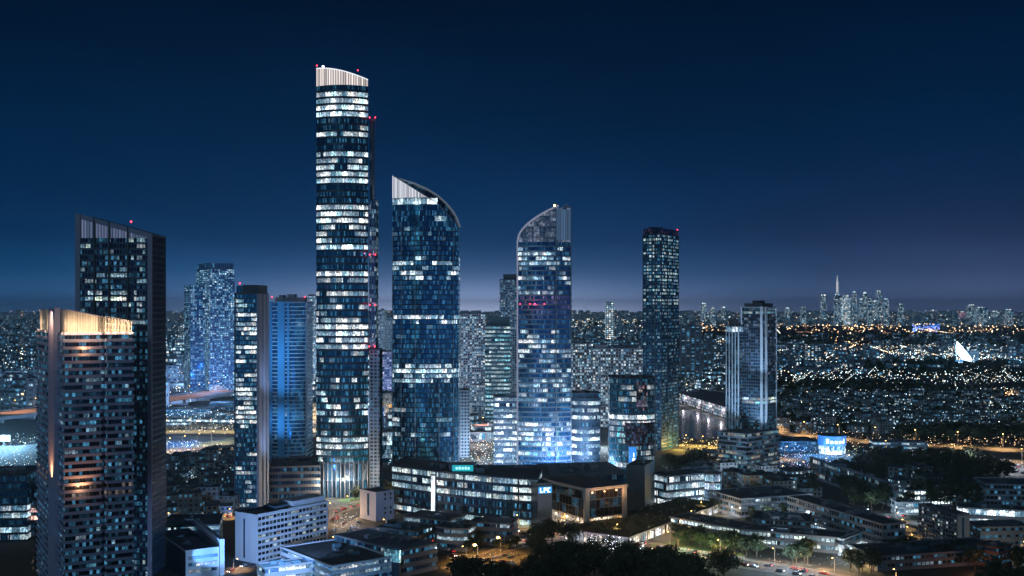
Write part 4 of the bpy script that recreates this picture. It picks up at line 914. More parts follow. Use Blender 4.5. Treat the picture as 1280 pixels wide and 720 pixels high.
# round blue pavilion with the sign
d = 1050.0; cx, cy, rr = X(1040, d + 12), d + 12, 12.4
circ = lambda r, n=28: [Vector((r * math.cos(2 * math.pi * i / n), r * math.sin(2 * math.pi * i / n))) for i in range(n)]
root = thing('round_pavilion', 'round showroom with a glowing blue drum sign on its top beside the dark wood', 'building', (cx, cy, 0))
core(root, circ(rr), 8.5, CONC_D, 1)
m = MB(); m.ring(circ(rr), .3, 8.5, 0, 0, 2); m.build('glazing', G_SHOP, root, color=(.7, 1.3, 1, .2))
m = MB(); m.ring(circ(rr + .8), 8.8, 18, 0); m.cap(circ(rr + .8), 18, 1); m.build('sign_drum', [glow('drum_blue_glow', (.02, .25, .95), .75), ROOF], root)
m = MB(); m.prism(circ(rr + 1.2), 8.4, 8.8); m.build('canopy', ALU, root)
for k, ch in enumerate('Boovd'):
    ang = math.radians(-90 + (k - 2) * 17); o = Vector((math.cos(ang) * (rr + .95), math.sin(ang) * (rr + .95), 11)); ux = Vector((-math.sin(ang), math.cos(ang), 0)); nm = Vector((math.cos(ang), math.sin(ang), 0))
    letter(root, GL[ch], o - ux * 1.3, .9, SIGNW, 'lettering', ux, nm)
for dx, dy, cc_ in ((-24, -16, (.1, .4, 1)), (-8, -24, (.15, .5, 1)), (10, -20, (.3, .6, 1))): lamp('POINT', (cx + dx, cy + dy, 9), 60000, cc_, 1)
office('long_teal_shed', 'long low shed with a blue green roof left of the round showroom', front(962, 1024, 1075, 40, 5), 9, 4.5, G_SHOP, NAVY, ROOF_T, wr=.5, lit=(.3, .6), units=2)
office('low_shed', 'long dark shed with a white lit front right of the round showroom', front(1092, 1160, 1085, 20, -5), 8, 4, G_SHOP, NAVY, ROOF, wr=.5, lit=(.4, .7), units=2)
block('kiosk', 'tiny warm lit kiosk at the far edge of the dark wood', front(1160, 1174, 985, 8), 8, G_WARM, ROOF, n=2, units=0, color=(1, 2, 1))
# sail shaped hall
d = 2900.0; root = thing('sail_hall', 'glowing white sail shaped canopy on the dark plain at the right', 'building', (X(1204, d), d, 0))
m = MB(); nS = 14; sc_ = d / F
prof = [((1196 + (t := i / nS) * 20 - 640) / F * d - X(1204, d), 54 * (1 - t) ** .8 + 1) for i in range(nS + 1)]
for i in range(nS):
    (xa, za), (xb, zb_) = prof[i], prof[i + 1]; ya, yb = 3 + 9 * (i / nS), 3 + 9 * ((i + 1) / nS)
    lo_a, lo_b = max(0, za - 32), max(0, zb_ - 32)
    for s_ in (-1, 1):
        v = [(xa, s_ * ya, lo_a), (xb, s_ * yb, lo_b), (xb, s_ * .6, zb_), (xa, s_ * .6, za)]; m.face(v if s_ < 0 else v[::-1])
m.build('membrane', glow('membrane_glow', (.6, .85, 1), 4), root)
lamp('POINT', (X(1204, d), d - 30, 25), 7e5, (.3, .65, 1), 4)
m = MB(); m.tube((prof[0][0], 0, 0), (prof[0][0] - 5, 0, 53), 1.2, .5); m.build('mast', WHITE, root)
m = MB(); m.box(-40, 34, -6, 10, 0, 5); m.build('low_wing', G_SHOP, root, color=(.25, 1, 1, .3))
# stadium flood lamp far left
root = thing('floodlight_mast', 'glaring blue white floodlight mast at the left edge', 'light mast', (X(5, 1120), 1120, 0))
m = MB(); m.tube((0, 0, 0), (0, 0, 12), .5, .35); m.build('mast', POLE, root); m = MB(); m.box(-9, 6, -.6, .6, 5, 11); m.build('lamp_bank', glow('flood_glow', (.55, .85, 1), 4), root)
lamp('POINT', (X(5, 1120), 1112, 14), 9e5, (.3, .65, 1), 2)
WHT_, SOD_, WRM_ = (.72, .88, 1), (1, .55, .22), (1, .76, .48)
# ------------------------------------------------------------------ ground, roads, water
def ground_mat():
    m, t, p = newmat('city_ground'); tc = t.new('ShaderNodeTexCoord'); g = tc.outputs['Object']
    n1 = t.new('ShaderNodeTexNoise'); t.put(n1.inputs['Vector'], g); n1.inputs['Scale'].default_value = .006; n1.inputs['Detail'].default_value = 6
    n2 = t.new('ShaderNodeTexVoronoi'); t.put(n2.inputs['Vector'], g); n2.inputs['Scale'].default_value = .022
    n3 = t.new('ShaderNodeTexNoise'); t.put(n3.inputs['Vector'], g); n3.inputs['Scale'].default_value = .12; n3.inputs['Detail'].default_value = 5
    sc1 = t.new('ShaderNodeSeparateColor'); t.put(sc1.inputs[0], n2.outputs['Color'])
    a = t.mix(sc1.outputs[0], (.03, .032, .036), (.075, .075, .075)); f = t.m('MULTIPLY_ADD', n1.outputs[0], 5, -2.2, clamp=True)
    b = t.mix(f, a, (.03, .045, .022)); c = t.mix(t.m('MULTIPLY_ADD', n3.outputs[0], 2, -.5, clamp=True), [0.6 * .05] * 3, b)
    t.put(p.inputs['Base Color'], c); p.inputs['Roughness'].default_value = .9; return m
m = MB()
xs = [-42000, -12000, -4000, -1500, -500, 0, 500, 1500, 4000, 12000, 42000]; ys = [-300, 300, 800, 1500, 3000, 6000, 14000, 42000]
for i in range(len(xs) - 1):
    for j in range(len(ys) - 1): m.face([(xs[i], ys[j], 0), (xs[i + 1], ys[j], 0), (xs[i + 1], ys[j + 1], 0), (xs[i], ys[j + 1], 0)])
tag(m.build('ground', ground_mat()), kind='structure')

def smooth(pts, k=6):
    P = [Vector(p) for p in pts]; out = []
    for i in range(len(P) - 1):
        p0, p1, p2, p3 = P[max(0, i - 1)], P[i], P[i + 1], P[min(len(P) - 1, i + 2)]
        for j in range(k):
            t = j / k; out.append(.5 * ((2 * p1) + (p2 - p0) * t + (2 * p0 - 5 * p1 + 4 * p2 - p3) * t * t + (3 * p1 - p0 - 3 * p2 + p3) * t ** 3))
    return out + [P[-1]]
def strip(m, line, o0, o1, z, mi=0):
    n = len(line); N = []
    for i in range(n):
        t = (line[min(n - 1, i + 1)] - line[max(0, i - 1)]).normalized(); N.append(Vector((-t.y, t.x)))
    for i in range(n - 1):
        m.face([(*(line[i] + N[i] * o0), z), (*(line[i + 1] + N[i + 1] * o0), z), (*(line[i + 1] + N[i + 1] * o1), z), (*(line[i] + N[i] * o1), z)][::1 if o1 > o0 else -1], None, mi)
def kerb(m, line, o, w, h):
    for a, b in ((o, o + w),): strip(m, line, a, b, h)
    n = len(line)
    for i in range(n - 1):
        t = (line[i + 1] - line[i]).normalized(); N = Vector((-t.y, t.x))
        for q in (o, o + w): m.face([(*(line[i] + N * q), 0), (*(line[i + 1] + N * q), 0), (*(line[i + 1] + N * q), h), (*(line[i] + N * q), h)])
def road(name, px, width, z=.02, kerbs=True, marks=True, dash=True, pave=0):
    line = smooth([gp(*p) for p in px]); w = width / 2
    m = MB(); strip(m, line, -w, w, z); tag(m.build(name, ASPH), kind='structure')
    if kerbs:
        m = MB(); kerb(m, line, w, .4, .14); kerb(m, line, -w - .4, .4, .14); tag(m.build('kerb', KERB), kind='structure')
    if pave:
        m = MB(); strip(m, line, w + .4, w + .4 + pave, .12); strip(m, line, -w - .4 - pave, -w - .4, .12); tag(m.build('pavement', PAVE), kind='structure')
    if marks:
        m = MB(); strip(m, line, w - .5, w - .3, z + .006); strip(m, line, -w + .3, -w + .5, z + .006)
        L = 0
        for i in range(len(line) - 1):
            a, b = line[i], line[i + 1]; s = (b - a).length; k = int(s / 8)
            for j in range(k):
                q = along(a, b, (j + .3) / max(1, k)); m.obox(q, b - a, 3, .2, z + .002, z + .008)
                for o in (-w / 2, w / 2):
                    t = (b - a).normalized(); m.obox(q + Vector((-t.y, t.x)) * o, b - a, 3, .18, z + .002, z + .008)
        tag(m.build('road_marking', PAINT), kind='structure')
    return line
avenue = road('avenue', [(640, 664), (700, 671), (770, 677), (840, 688.5), (900, 699), (960, 709), (1030, 721), (1110, 737), (1200, 757)], 15, pave=4)
street_t10 = road('street', [(840, 668), (870, 641), (897, 614), (940, 603), (990, 591), (1060, 580)], 13, pave=3)
street_left = road('street', [(370, 668), (412, 641), (450, 630), (492, 618), (560, 604)], 12, pave=3)
lane_lamps = road('lane', [(560, 712), (590, 703), (612, 693), (640, 684), (690, 674)], 8, pave=2)
road_far_right = road('boulevard', [(960, 541), (1040, 549), (1130, 556), (1200, 560), (1300, 565)], 22, .05, marks=False)
road_mid_right = road('boulevard', [(990, 575), (1060, 566), (1120, 568), (1200, 573), (1300, 580)], 14, .05, marks=False)
yard_road = road('boulevard', [(180, 541), (240, 540), (310, 541)], 34, .05, marks=False, kerbs=False)
yard_road2 = road('boulevard', [(180, 572), (235, 562), (310, 549)], 30, .05, marks=False, kerbs=False)
t9_road = road('boulevard', [(800, 560), (850, 556), (905, 560)], 18, .05, marks=False, kerbs=False)
LANES = [([(905, 643), (960, 655), (1020, 668), (1100, 690)], 'between the dark roofs on the right', WHT_), ([(1000, 655), (1060, 650), (1120, 646), (1135, 640)], 'behind the corner block', WHT_), ([(1118, 650), (1132, 672), (1146, 700)], 'left of the hostel', SOD_),
         ([(1140, 652), (1200, 668), (1300, 676)], 'before the white blue shop strip', WHT_), ([(812, 662), (856, 645), (905, 627)], 'before the white lit glass block', WRM_), ([(470, 660), (520, 672), (560, 690), (588, 702)], 'behind the grey brown office', SOD_),
         ([(640, 678), (690, 672), (735, 676), (790, 690)], 'before the mall', WRM_), ([(292, 716), (330, 702), (400, 690), (440, 676)], 'below the white punched window block', SOD_), ([(1150, 706), (1200, 700), (1290, 690)], 'before the hostel', SOD_), ([(208, 655), (250, 640), (292, 650)], 'on the waste ground', SOD_)]
LANE_LINES = [(road('lane', px_, 6, .03, marks=False), nm_, c_) for px_, nm_, c_ in LANES]
# raised motorway at the left, far motorway on the right
def viaduct(name, label, px, width, zdeck, thick=2.0):
    line = smooth([gp(*p) for p in px]); w = width / 2
    root = thing(name, label, 'bridge', (line[0].x, line[0].y, 0)); L = [p - line[0] for p in line]
    m = MB(); strip(m, L, -w, w, zdeck); strip(m, L, w, -w, zdeck - thick)
    for i in range(len(L) - 1):
        t = (L[i + 1] - L[i]).normalized(); N = Vector((-t.y, t.x))
        for q in (-w, w): m.face([(*(L[i] + N * q), zdeck - thick), (*(L[i + 1] + N * q), zdeck - thick), (*(L[i + 1] + N * q), zdeck + 1.1), (*(L[i] + N * q), zdeck + 1.1)])
    m.build('deck', CONC, root)
    m = MB(); strip(m, L, -w + .5, w - .5, zdeck + .06); m.build('road_surface', PAVE, root)
    for i in range(1, len(L) - 1, 2):
        m = MB(); m.obox(L[i], L[i + 1] - L[i], 3, w, 0, zdeck - thick + .05); m.build('bridge_pillar', CONC, root)
    return line
hw = viaduct('motorway_viaduct', 'raised motorway lit orange running across behind the left towers', [(-60, 535), (47, 521.5), (120, 514), (207, 508), (293, 493), (400, 478)], 66, 9, 3)
hw2 = viaduct('motorway_viaduct', 'short stretch of pink lit raised motorway in the gap right of the sail top tower', [(575, 549), (600, 548), (625, 547), (650, 546)], 44, 6)
far_hw = road('motorway', [(720, 411), (840, 412.5), (960, 414), (1080, 416.5), (1180, 414), (1300, 412)], 60, .6, kerbs=False, marks=False)
def flat(name, px, mat, z, kind='structure'):
    m = MB(); m.face([(*gp(*p), z) for p in px]); return tag(m.build(name, mat), kind=kind)
wm, t, p = newmat('dark_water'); p.inputs['Base Color'].default_value = (.01, .018, .025, 1); p.inputs['Roughness'].default_value = .12
n = t.new('ShaderNodeTexNoise'); n.inputs['Scale'].default_value = .25; tc = t.new('ShaderNodeTexCoord'); t.put(n.inputs['Vector'], tc.outputs['Object']); b = t.new('ShaderNodeBump'); b.inputs['Strength'].default_value = .25; t.put(b.inputs['Height'], n.outputs[0]); t.put(p.inputs['Normal'], b.outputs[0])
flat('canal', [(846, 550), (846, 512), (870, 514), (905, 527), (912, 548)], wm, .1)
flat('river', [(955, 424), (955, 417), (1100, 418), (1300, 421), (1300, 433), (1120, 430)], wm, .5)
flat('lawn', [(775, 690), (860, 672), (930, 692), (930, 700), (850, 686)], GRASS, .06)
flat('lawn', [(420, 626), (490, 608), (500, 616), (440, 632)], GRASS, .06)
flat('field', [(170, 560), (215, 545), (330, 548), (330, 553), (260, 560)], ROOF_T, .2)
flat('car_park', [(580, 712), (600, 694), (640, 690), (650, 698), (600, 722)], ASPH, .05)
flat('car_park', [(1180, 588), (1210, 576), (1300, 577), (1300, 596), (1230, 594)], ASPH, .08)
flat('car_park', [(412, 668), (420, 645), (450, 640), (450, 668)], ASPH, .05)
flat('yard', [(180, 536), (200, 522), (320, 520), (320, 533)], PAVE, .15)
flat('yard', [(180, 578), (330, 556), (330, 580), (200, 592)], PAVE, .12)
for x0, x1, dd, h_, mt, lt, nm_, lb in ((204, 236, D(533), 8, 'S', (.7, 1), 'warehouse', 'low warehouse with a glaring blue white front on the yard, left of the slim tower'), (240, 292, D(529), 9, 'S', (.7, 1), 'warehouse', 'longer warehouse with a glaring white front on the yard beside the slim tower'),
        (200, 262, D(521), 9, 'B', (.2, .5), 'depot_block', 'dark blue depot block behind the glaring warehouses'), (262, 300, D(514), 10, 'B', (.3, .6), 'depot_block', 'blue depot block right below the raised motorway'),
        (214, 250, D(579), 6, 'W', (.6, 1), 'market_hall', 'low amber lit hall on the waste ground left of the slim tower'), (254, 300, D(571), 7, 'W', (.7, 1), 'market_hall', 'brighter amber lit hall at the road bend left of the slim tower'), (203, 240, D(601), 5, 'B', (.3, .6), 'depot_block', 'low blue roofed depot among the small blocks left of the slim tower')):
    office(nm_, lb, front(x0, x1, dd, 26, ru(-8, 8)), h_, h_ / 2, {'S': G_SHOP, 'B': G_BLUE, 'W': G_WARM}[mt], NAVY if mt != 'W' else CONC_B, ROOF_T, wr=.6, lit=lt, out=.3, units=3, uh=1.5, b=(.8, 1.3))
# blue lit pool
pool = flat('pool_water', [(903, 641), (908, 634.5), (936, 636), (931, 643)], wm, .12)
root = thing('pool_terrace', 'blue lit swimming pool terrace beside the end of the planted pavilion', 'pool', (*gp(918, 639), 0))
m = MB(); q = [Vector(gp(*p)) - Vector(gp(918, 639)) for p in ((901.5, 641.6), (907.5, 633.8), (938, 635.4), (932, 643.8))]
q2 = [Vector(gp(*p)) - Vector(gp(918, 639)) for p in ((903, 641), (908, 634.5), (936, 636), (931, 643))]
for i in range(4):
    j = (i + 1) % 4; m.face([(*q[i], .3), (*q[j], .3), (*q2[j], .3), (*q2[i], .3)]); m.face([(*q[i], 0), (*q[j], 0), (*q[j], .3), (*q[i], .3)])
m.build('pool_edge', WHITE, root)
for k in range(4):
    m = MB(); c_ = Vector(gp(906 + k * 8, 634)) - Vector(gp(918, 639)); m.tube((*c_, .3), (*c_, 3), .12, .12, 5); m.box(c_.x - 2, c_.x + 2, c_.y - 2, c_.y + 2, 3, 3.15); m.build('parasol', WHITE, root)
for k in range(4): x_, y_ = gp(907 + k * 8, 639 + k * .4); lamp('POINT', (x_, y_, 3.5), 5000, (.12, .4, 1), .4)

# curved terminal hall by the canal
root = thing('long_curved_hall', 'long dark roofed hall with a strip of white lights below its roof, along the canal', 'building', (*gp(880, 512), 0))
o_ = Vector(gp(880, 512)); L = [p - o_ for p in smooth([gp(846, 503), gp(870, 511), gp(890, 518), (gp(915, 526))])]
m = MB(); strip(m, L, 0, 60, 16.5); strip(m, L, -6, 0, 16.5); m.build('roof', NAVY, root)
m = MB(); m.ring(L, 1, 16, closed=False, v0=0, v1=3.99); m.build('front_glazing', window_mat('glass_hall', 2.5, (.3, .1, .9), (.05, .06, .08), pal=(COOL, (1, .9, .8), (1, .8, .95)), L=.7, clus=.15, strength=1.6, dim=.5), root, color=(.9, 1, 1, .4))
for k in range(4): p_ = o_ + L[2 + k * 4]; lamp('POINT', (p_.x, p_.y - 14, 10), 14000, (.95, .85, .95), 1)

# ------------------------------------------------------------------ street lamps
def make_lamp(label, cat, hgt, mat, group, arm=2.2, lr=.34):
    r = thing('street_lamp', label, cat, (0, 0, 0), 0, group)
    m = MB(); m.tube((0, 0, 0), (0, 0, .5), .2, .18, 8); m.tube((0, 0, .5), (0, 0, hgt), .14, .09, 8); m.build('pole', POLE, r)
    m = MB(); m.tube((0, 0, hgt - .1), (arm, 0, hgt + .35), .07, .06, 6); m.build('arm', POLE, r)
    m = MB(); m.box(arm - .5, arm + .5, -.2, .2, hgt + .25, hgt + .5); hd = m.build('lamp_head', DALU, r)
    m = MB(); m.ball((arm, 0, hgt + .12), lr, 0, 5, 8, .6); m.build('lens', mat, hd); return r
LAMPS = []
def lamp_row(line, spacing, off, hgt, mat, col, energy, label, group, every=1, scale=1.0, start_=0.0, z=0.0):
    L = 0; nxt = start_; proto = None; k = 0
    for i in range(len(line) - 1):
        a, b = line[i], line[i + 1]; s = (b - a).length; t = (b - a).normalized(); N = Vector((-t.y, t.x))
        while nxt <= L + s:
            q = along(a, b, (nxt - L) / s) + N * off; px_ = 640 + q.x / q.y * F; py_ = Yz(0, q.y)
            if -5 < px_ < 1285 and py_ < 735:
                rz = math.atan2(-N.y * math.copysign(1, off), -N.x * math.copysign(1, off))
                if proto is None: proto = make_lamp(label, 'street lamp', hgt, mat, group); proto.location = (q.x, q.y, z); proto.rotation_euler = (0, 0, rz); proto.scale = (scale,) * 3
                else: dup(proto, (q.x, q.y, z), rz, None, group, scale)
                if k % every == 0:
                    e = q + Vector((math.cos(rz), math.sin(rz))) * 2.2 * scale; lamp('SPOT', (e.x, e.y, z + hgt * scale - .6), energy, col, .4, (e.x, e.y, 0), 128, .5)
                k += 1
            nxt += spacing
        L += s
SOD, WHT = (1, .55, .22), (.75, .88, 1)
lamp_row(avenue, 34, 8.6, 9, LAMP_O, SOD, 120000, 'tall sodium street lamp along the kerb of the avenue', 'street lamps along the avenue')
lamp_row(street_t10, 34, -7.5, 9, LAMP_O, SOD, 85000, 'sodium street lamp on the street that climbs to the stepped tower', 'street lamps on the street by the stepped tower')
lamp_row(street_left, 30, -7, 9, LAMP_O, SOD, 38000, 'sodium street lamp on the street before the tallest tower', 'street lamps before the tallest tower')
lamp_row(road_far_right, 42, 12, 10, LAMP_O, SOD, 130000, 'orange lamp along the boulevard at the far side of the wood', 'lamps along the far boulevard', scale=1.5)
lamp_row(road_mid_right, 60, 8, 10, LAMP_O, (1, .6, .3), 40000, 'orange lamp along the nearer boulevard above the wood', 'lamps along the nearer boulevard', scale=1.2)
lamp_row(hw, 34, 6, 11, LAMP_O, (1, .45, .24), 120000, 'orange lamp on the raised motorway', 'lamps on the raised motorway', scale=1.4, z=9)
lamp_row(hw2, 28, 10, 11, LAMP_O, (1, .42, .3), 90000, 'orange lamp on the short pink lit stretch of motorway', 'lamps on the short stretch of motorway', scale=1.4, z=6)
lamp_row(far_hw, 190, 20, 14, LAMP_O, (1, .5, .25), 1.6e6, 'tiny orange lamp of the motorway below the horizon', 'lamps of the motorway below the horizon', every=3, scale=3.5)
lamp_row(yard_road, 24, 9, 10, LAMP_O, (1, .72, .28), 130000, 'yellow lamp on the yard road left of the slim tower', 'lamps on the yard road', scale=1.3)
lamp_row(yard_road2, 22, 9, 10, LAMP_O, (1, .62, .3), 110000, 'yellow lamp on the lower road left of the slim tower', 'lamps on the lower yard road', scale=1.3)
lamp_row(t9_road, 20, -9, 9, LAMP_O, (1, .62, .14), 130000, 'yellow lamp behind the round tree right of the slender tower', 'lamps behind the round tree', scale=1.2)
for (px_, py_, e, lb) in ((626, 696, 170000, 'bigger glaring orange lamp beside the dark wood at the bottom'), (597, 706, 120000, 'lower left glaring orange lamp beside the dark wood at the bottom')):
    q = Vector(gp(px_, py_)); r = make_lamp(lb, 'street lamp', 8, glow('glaring_lamp_glow', (1, .5, .12), 60), None, 1.2, .75); r.location = (q.x, q.y, 0); r.rotation_euler = (0, 0, R(200)); r.scale = (1.35,) * 3
    lamp('SPOT', (q.x - 1.2, q.y - .6, 8), e, (1, .46, .1), .4, (q.x - 1.2, q.y - .6, 0), 150, .4)
for ln_, nm_, c_ in LANE_LINES: lamp_row(ln_, 24, 3.6, 6, LAMP_O if c_ == SOD_ else LAMP_W, c_, 26000, 'small lane lamp on the lane ' + nm_, 'lane lamps ' + nm_, start_=6)
for ln_, nm_, c_ in LANE_LINES[:9]:
    pass
# other lit yards and fronts; lamps over the ground behind the towers are added fill
for px_, py_, z, e, c in ((215, 528, 18, 6e4, (.6, .8, 1)), (245, 527, 18, 8e4, (.7, .85, 1)), (275, 526, 18, 7e4, (.7, .85, 1)), (225, 556, 10, 9e4, (.1, .35, 1)), (283, 572, 6, 2.5e4, (1, .7, .4)), (250, 574, 6, 4e4, (1, .65, .35)), (425, 656, 5, 1.2e4, (1, .62, .35)), (442, 648, 5, 1.2e4, (1, .6, .3)), (912, 626, 5, 1.6e4, (1, .66, .15)), (922, 632, 5, 1.6e4, (1, .66, .15)), (850, 562, 5, 3e4, (1, .66, .15)), (890, 560, 5, 3e4, (1, .66, .15)), (1140, 700, 4, 9e3, (1, .7, .2)), (1130, 706, 4, 8e3, (1, .7, .2)), (1075, 710, 4, 1e4, (1, .65, .25)), (1030, 712, 4, 9e3, (1, .6, .25)),
                          (700, 590, 6, 9e4, (.25, .5, 1)), (735, 589, 6, 9e4, (.5, .7, 1)), (715, 587, 6, 7e4, (.35, .55, 1)), (632, 590, 6, 9e4, (.6, .8, 1)), (655, 589, 6, 6e4, (.5, .75, 1)), (755, 592, 6, 6e4, (.5, .75, 1)), (600, 575, 6, 8e4, (.7, .85, 1)), (480, 575, 6, 8e4, (.5, .75, 1)), (390, 500, 14, 3e5, (.6, .8, 1)), (475, 505, 14, 3e5, (.6, .75, 1)), (485, 520, 14, 2e5, (.7, .7, 1)), (595, 500, 14, 3e5, (.6, .8, 1)), (610, 520, 12, 2e5, (.7, .85, 1)), (592, 530, 12, 1.5e5, (1, .8, .7)), (390, 520, 12, 2e5, (.7, .85, 1)), (215, 515, 12, 2e5, (.35, .6, 1)), (275, 512, 12, 2e5, (.35, .6, 1)), (755, 560, 8, 1e5, (.7, .85, 1)), (230, 480, 12, 3e5, (.3, .55, 1)), (280, 484, 12, 3e5, (.3, .5, 1)), (18, 500, 12, 3e5, (.4, .65, 1)), (480, 545, 8, 9e4, (.6, .7, 1)), (600, 556, 8, 5e4, (.9, .85, .9)), (390, 545, 8, 5e4, (1, .75, .4)), (780, 604, 8, 2.5e4, (.5, .75, 1)),
                          (1240, 586, 10, 5e4, (.85, .9, 1)), (1270, 585, 10, 4e4, (.85, .9, 1)), (1212, 586, 10, 3e4, (.85, .9, 1)), (432, 655, 8, 5e3, (.9, .85, .8)), (600, 712, 6, 6e3, (1, .8, .6)),
                          (860, 640, 5, 1.5e4, (.7, .85, 1)), (885, 634, 5, 1.6e4, (.6, .75, 1)), (830, 648, 5, 1.2e4, (1, .8, .55)), (1120, 700, 6, 6e3, (.8, 1, 1)), (1080, 706, 6, 6e3, (1, .8, .5)), (1060, 700, 6, 9e3, (.75, .95, 1)),
                          (1000, 652, 6, 1.2e4, (.7, .85, 1)), (1060, 648, 6, 1.4e4, (.6, .8, 1)), (1095, 646, 6, 1.2e4, (.65, .85, 1)), (960, 655, 6, 1e4, (.8, .9, 1)), (1112, 698, 5, 1.4e4, (.7, .95, 1)), (1095, 702, 5, 1.2e4, (.7, .95, 1)), (1000, 706, 5, 1e4, (1, .8, .55)), (1235, 672, 6, 9e3, (.7, .85, 1)), (1270, 674, 6, 9e3, (.7, .85, 1)), (850, 690, 5, 9e3, (.8, 1, .5)), (880, 694, 5, 9e3, (.8, 1, .5)), (905, 698, 5, 8e3, (.85, 1, .6)), (955, 706, 7, 1.6e4, (.6, .8, 1)), (985, 713, 7, 1.6e4, (.55, .78, 1)), (1015, 718, 7, 1.4e4, (.65, .82, 1)), (470, 662, 4, 2600, (.4, .6, 1)), (452, 664, 4, 3500, (.5, .6, 1))):
    q = gp(px_, py_); lamp('POINT', (q[0], q[1], z), e, c, .8)
# floods on pale walls
q = gp(282, 722); lamp('SPOT', (q[0] - 14, q[1] - 10, 12), 300000, (.16, .42, 1), 1, (X(306, 610), 612, 16), 70)
q = gp(330, 716); lamp('SPOT', (X(345, 545), 540, 18), 240000, (.28, .5, 1), 1, (X(355, 612), 612, 13), 90)
q = gp(255, 735); lamp('SPOT', (X(262, 520), 520, 14), 60000, (.3, .55, 1), 1, (X(255, 570), 572, 10), 90)
lamp('SPOT', (X(430, 505), 505, 12), 30000, (.2, .5, 1), 1, (X(440, 552), 552, 7), 100)
lamp('SPOT', (X(330, 520), 528, 12), 14000, (.3, .65, 1), 1, (X(335, 552), 552, 4), 110)
lamp('SPOT', (X(290, 722), 720, 8), 30000, (.15, .4, 1), 1, (X(300, 770), 770, 30), 100)

# ------------------------------------------------------------------ trees
def leaf_mat():
    m, t, p = newmat('leaf'); oi = t.new('ShaderNodeObjectInfo'); ge = t.new('ShaderNodeNewGeometry')
    n = t.new('ShaderNodeTexNoise'); tc = t.new('ShaderNodeTexCoord'); t.put(n.inputs['Vector'], tc.outputs['Object']); n.inputs['Scale'].default_value = .6
    f = t.m('ADD', t.m('MULTIPLY', n.outputs[0], .6), t.m('MULTIPLY', ge.outputs['Random Per Island'], .4))
    t.put(p.inputs['Base Color'], t.mix(f, (.012, .02, .008), (.05, .075, .025))); p.inputs['Roughness'].default_value = .6; return m
LEAF = leaf_mat()
FAIRY = glow('fairy_light_glow', (.8, .85, 1), 6)
def tree_meshes(h, r, clumps, leaves, size):
    tk = MB(); tk.tube((0, 0, 0), (0, 0, h * .45), .04 * r + .12, .025 * r + .08, 7)
    cr = MB(); pts = []
    for k in range(clumps):
        while True:
            q = Vector((ru(-1, 1), ru(-1, 1), ru(-1, 1)))
            if .25 < q.length < 1: break
        pts.append(Vector((q.x * r * .75, q.y * r * .75, h * .62 + q.z * h * .27)))
    for k in range(6):
        e = pts[k]; tk.tube((0, 0, h * ru(.25, .42)), e, .09, .03, 5)
    for q in pts:
        rc = r * ru(.26, .46)
        for j in range(leaves):
            a, b = ru(0, 2 * math.pi), math.acos(ru(-1, 1)); w = rc * ru(.55, 1.05)
            p = q + Vector((math.sin(b) * math.cos(a), math.sin(b) * math.sin(a), math.cos(b) * .8)) * w
            n = (p - q).normalized() + Vector((ru(-.8, .8), ru(-.8, .8), ru(-.8, .8))); t1 = n.orthogonal().normalized(); t2 = n.normalized().cross(t1)
            s = size * ru(.6, 1.3); cr.face([p - t1 * s, p - t2 * s * .6, p + t1 * s, p + t2 * s * .6])
    return tk.mesh('trunk', BARK), cr.mesh('crown', LEAF)
TREES = [tree_meshes(13, 6, 20, 60, .5), tree_meshes(11, 5.2, 16, 60, .5), tree_meshes(15, 7, 24, 60, .55), tree_meshes(9, 4, 13, 55, .45)]
BIG = tree_meshes(17, 10, 40, 90, .55)
def plant(q, k, label, group, s=1.0, lights=False, cat='tree', name='leafy_tree'):
    me = TREES[k] if k >= 0 else BIG
    r = thing(name, label, cat, (q[0], q[1], 0), ru(0, 6.28), group); r.scale = (s, s, s * ru(.88, 1.12))
    link('trunk', me[0], r); c = link('crown', me[1], r)
    if lights:
        m = MB()
        for v in random.sample(list(me[1].vertices), 60): m.ball(v.co * 1.01, .16, 0, 2, 4)
        o = m.build('fairy_light', FAIRY, c); o['kind'] = 'stuff'
    return r
def wood(n, region, kinds, label, group, s=(.8, 1.2), dmin=7, reject=None, lights=False):
    got = []; tries = 0
    while len(got) < n and tries < n * 40:
        tries += 1; q = region()
        if q is None or any((q[0] - a) ** 2 + (q[1] - b) ** 2 < dmin * dmin for a, b in got): continue
        got.append(q); plant(q, random.choice(kinds), label, group, ru(*s), lights)
def planting(root, pts, z, n, name='roof_planting'):
    m = MB()
    for k in range(n):
        a_, b_ = rnd(), rnd(); q = along(along(pts[0], pts[1], a_), along(pts[3], pts[2], a_), b_)
        for j in range(22):
            c_ = Vector((q.x + ru(-1.6, 1.6), q.y + ru(-1.6, 1.6), z + ru(.1, 1.9))); n_ = Vector((ru(-1, 1), ru(-1, 1), ru(-.3, 1))); t1 = n_.orthogonal().normalized(); t2 = n_.normalized().cross(t1); s = ru(.25, .6)
            m.face([c_ - t1 * s, c_ - t2 * s * .6, c_ + t1 * s, c_ + t2 * s * .6])
    tag(m.build(name, LEAF, root), kind='stuff')
planting(*PAV, 6.6, 210)
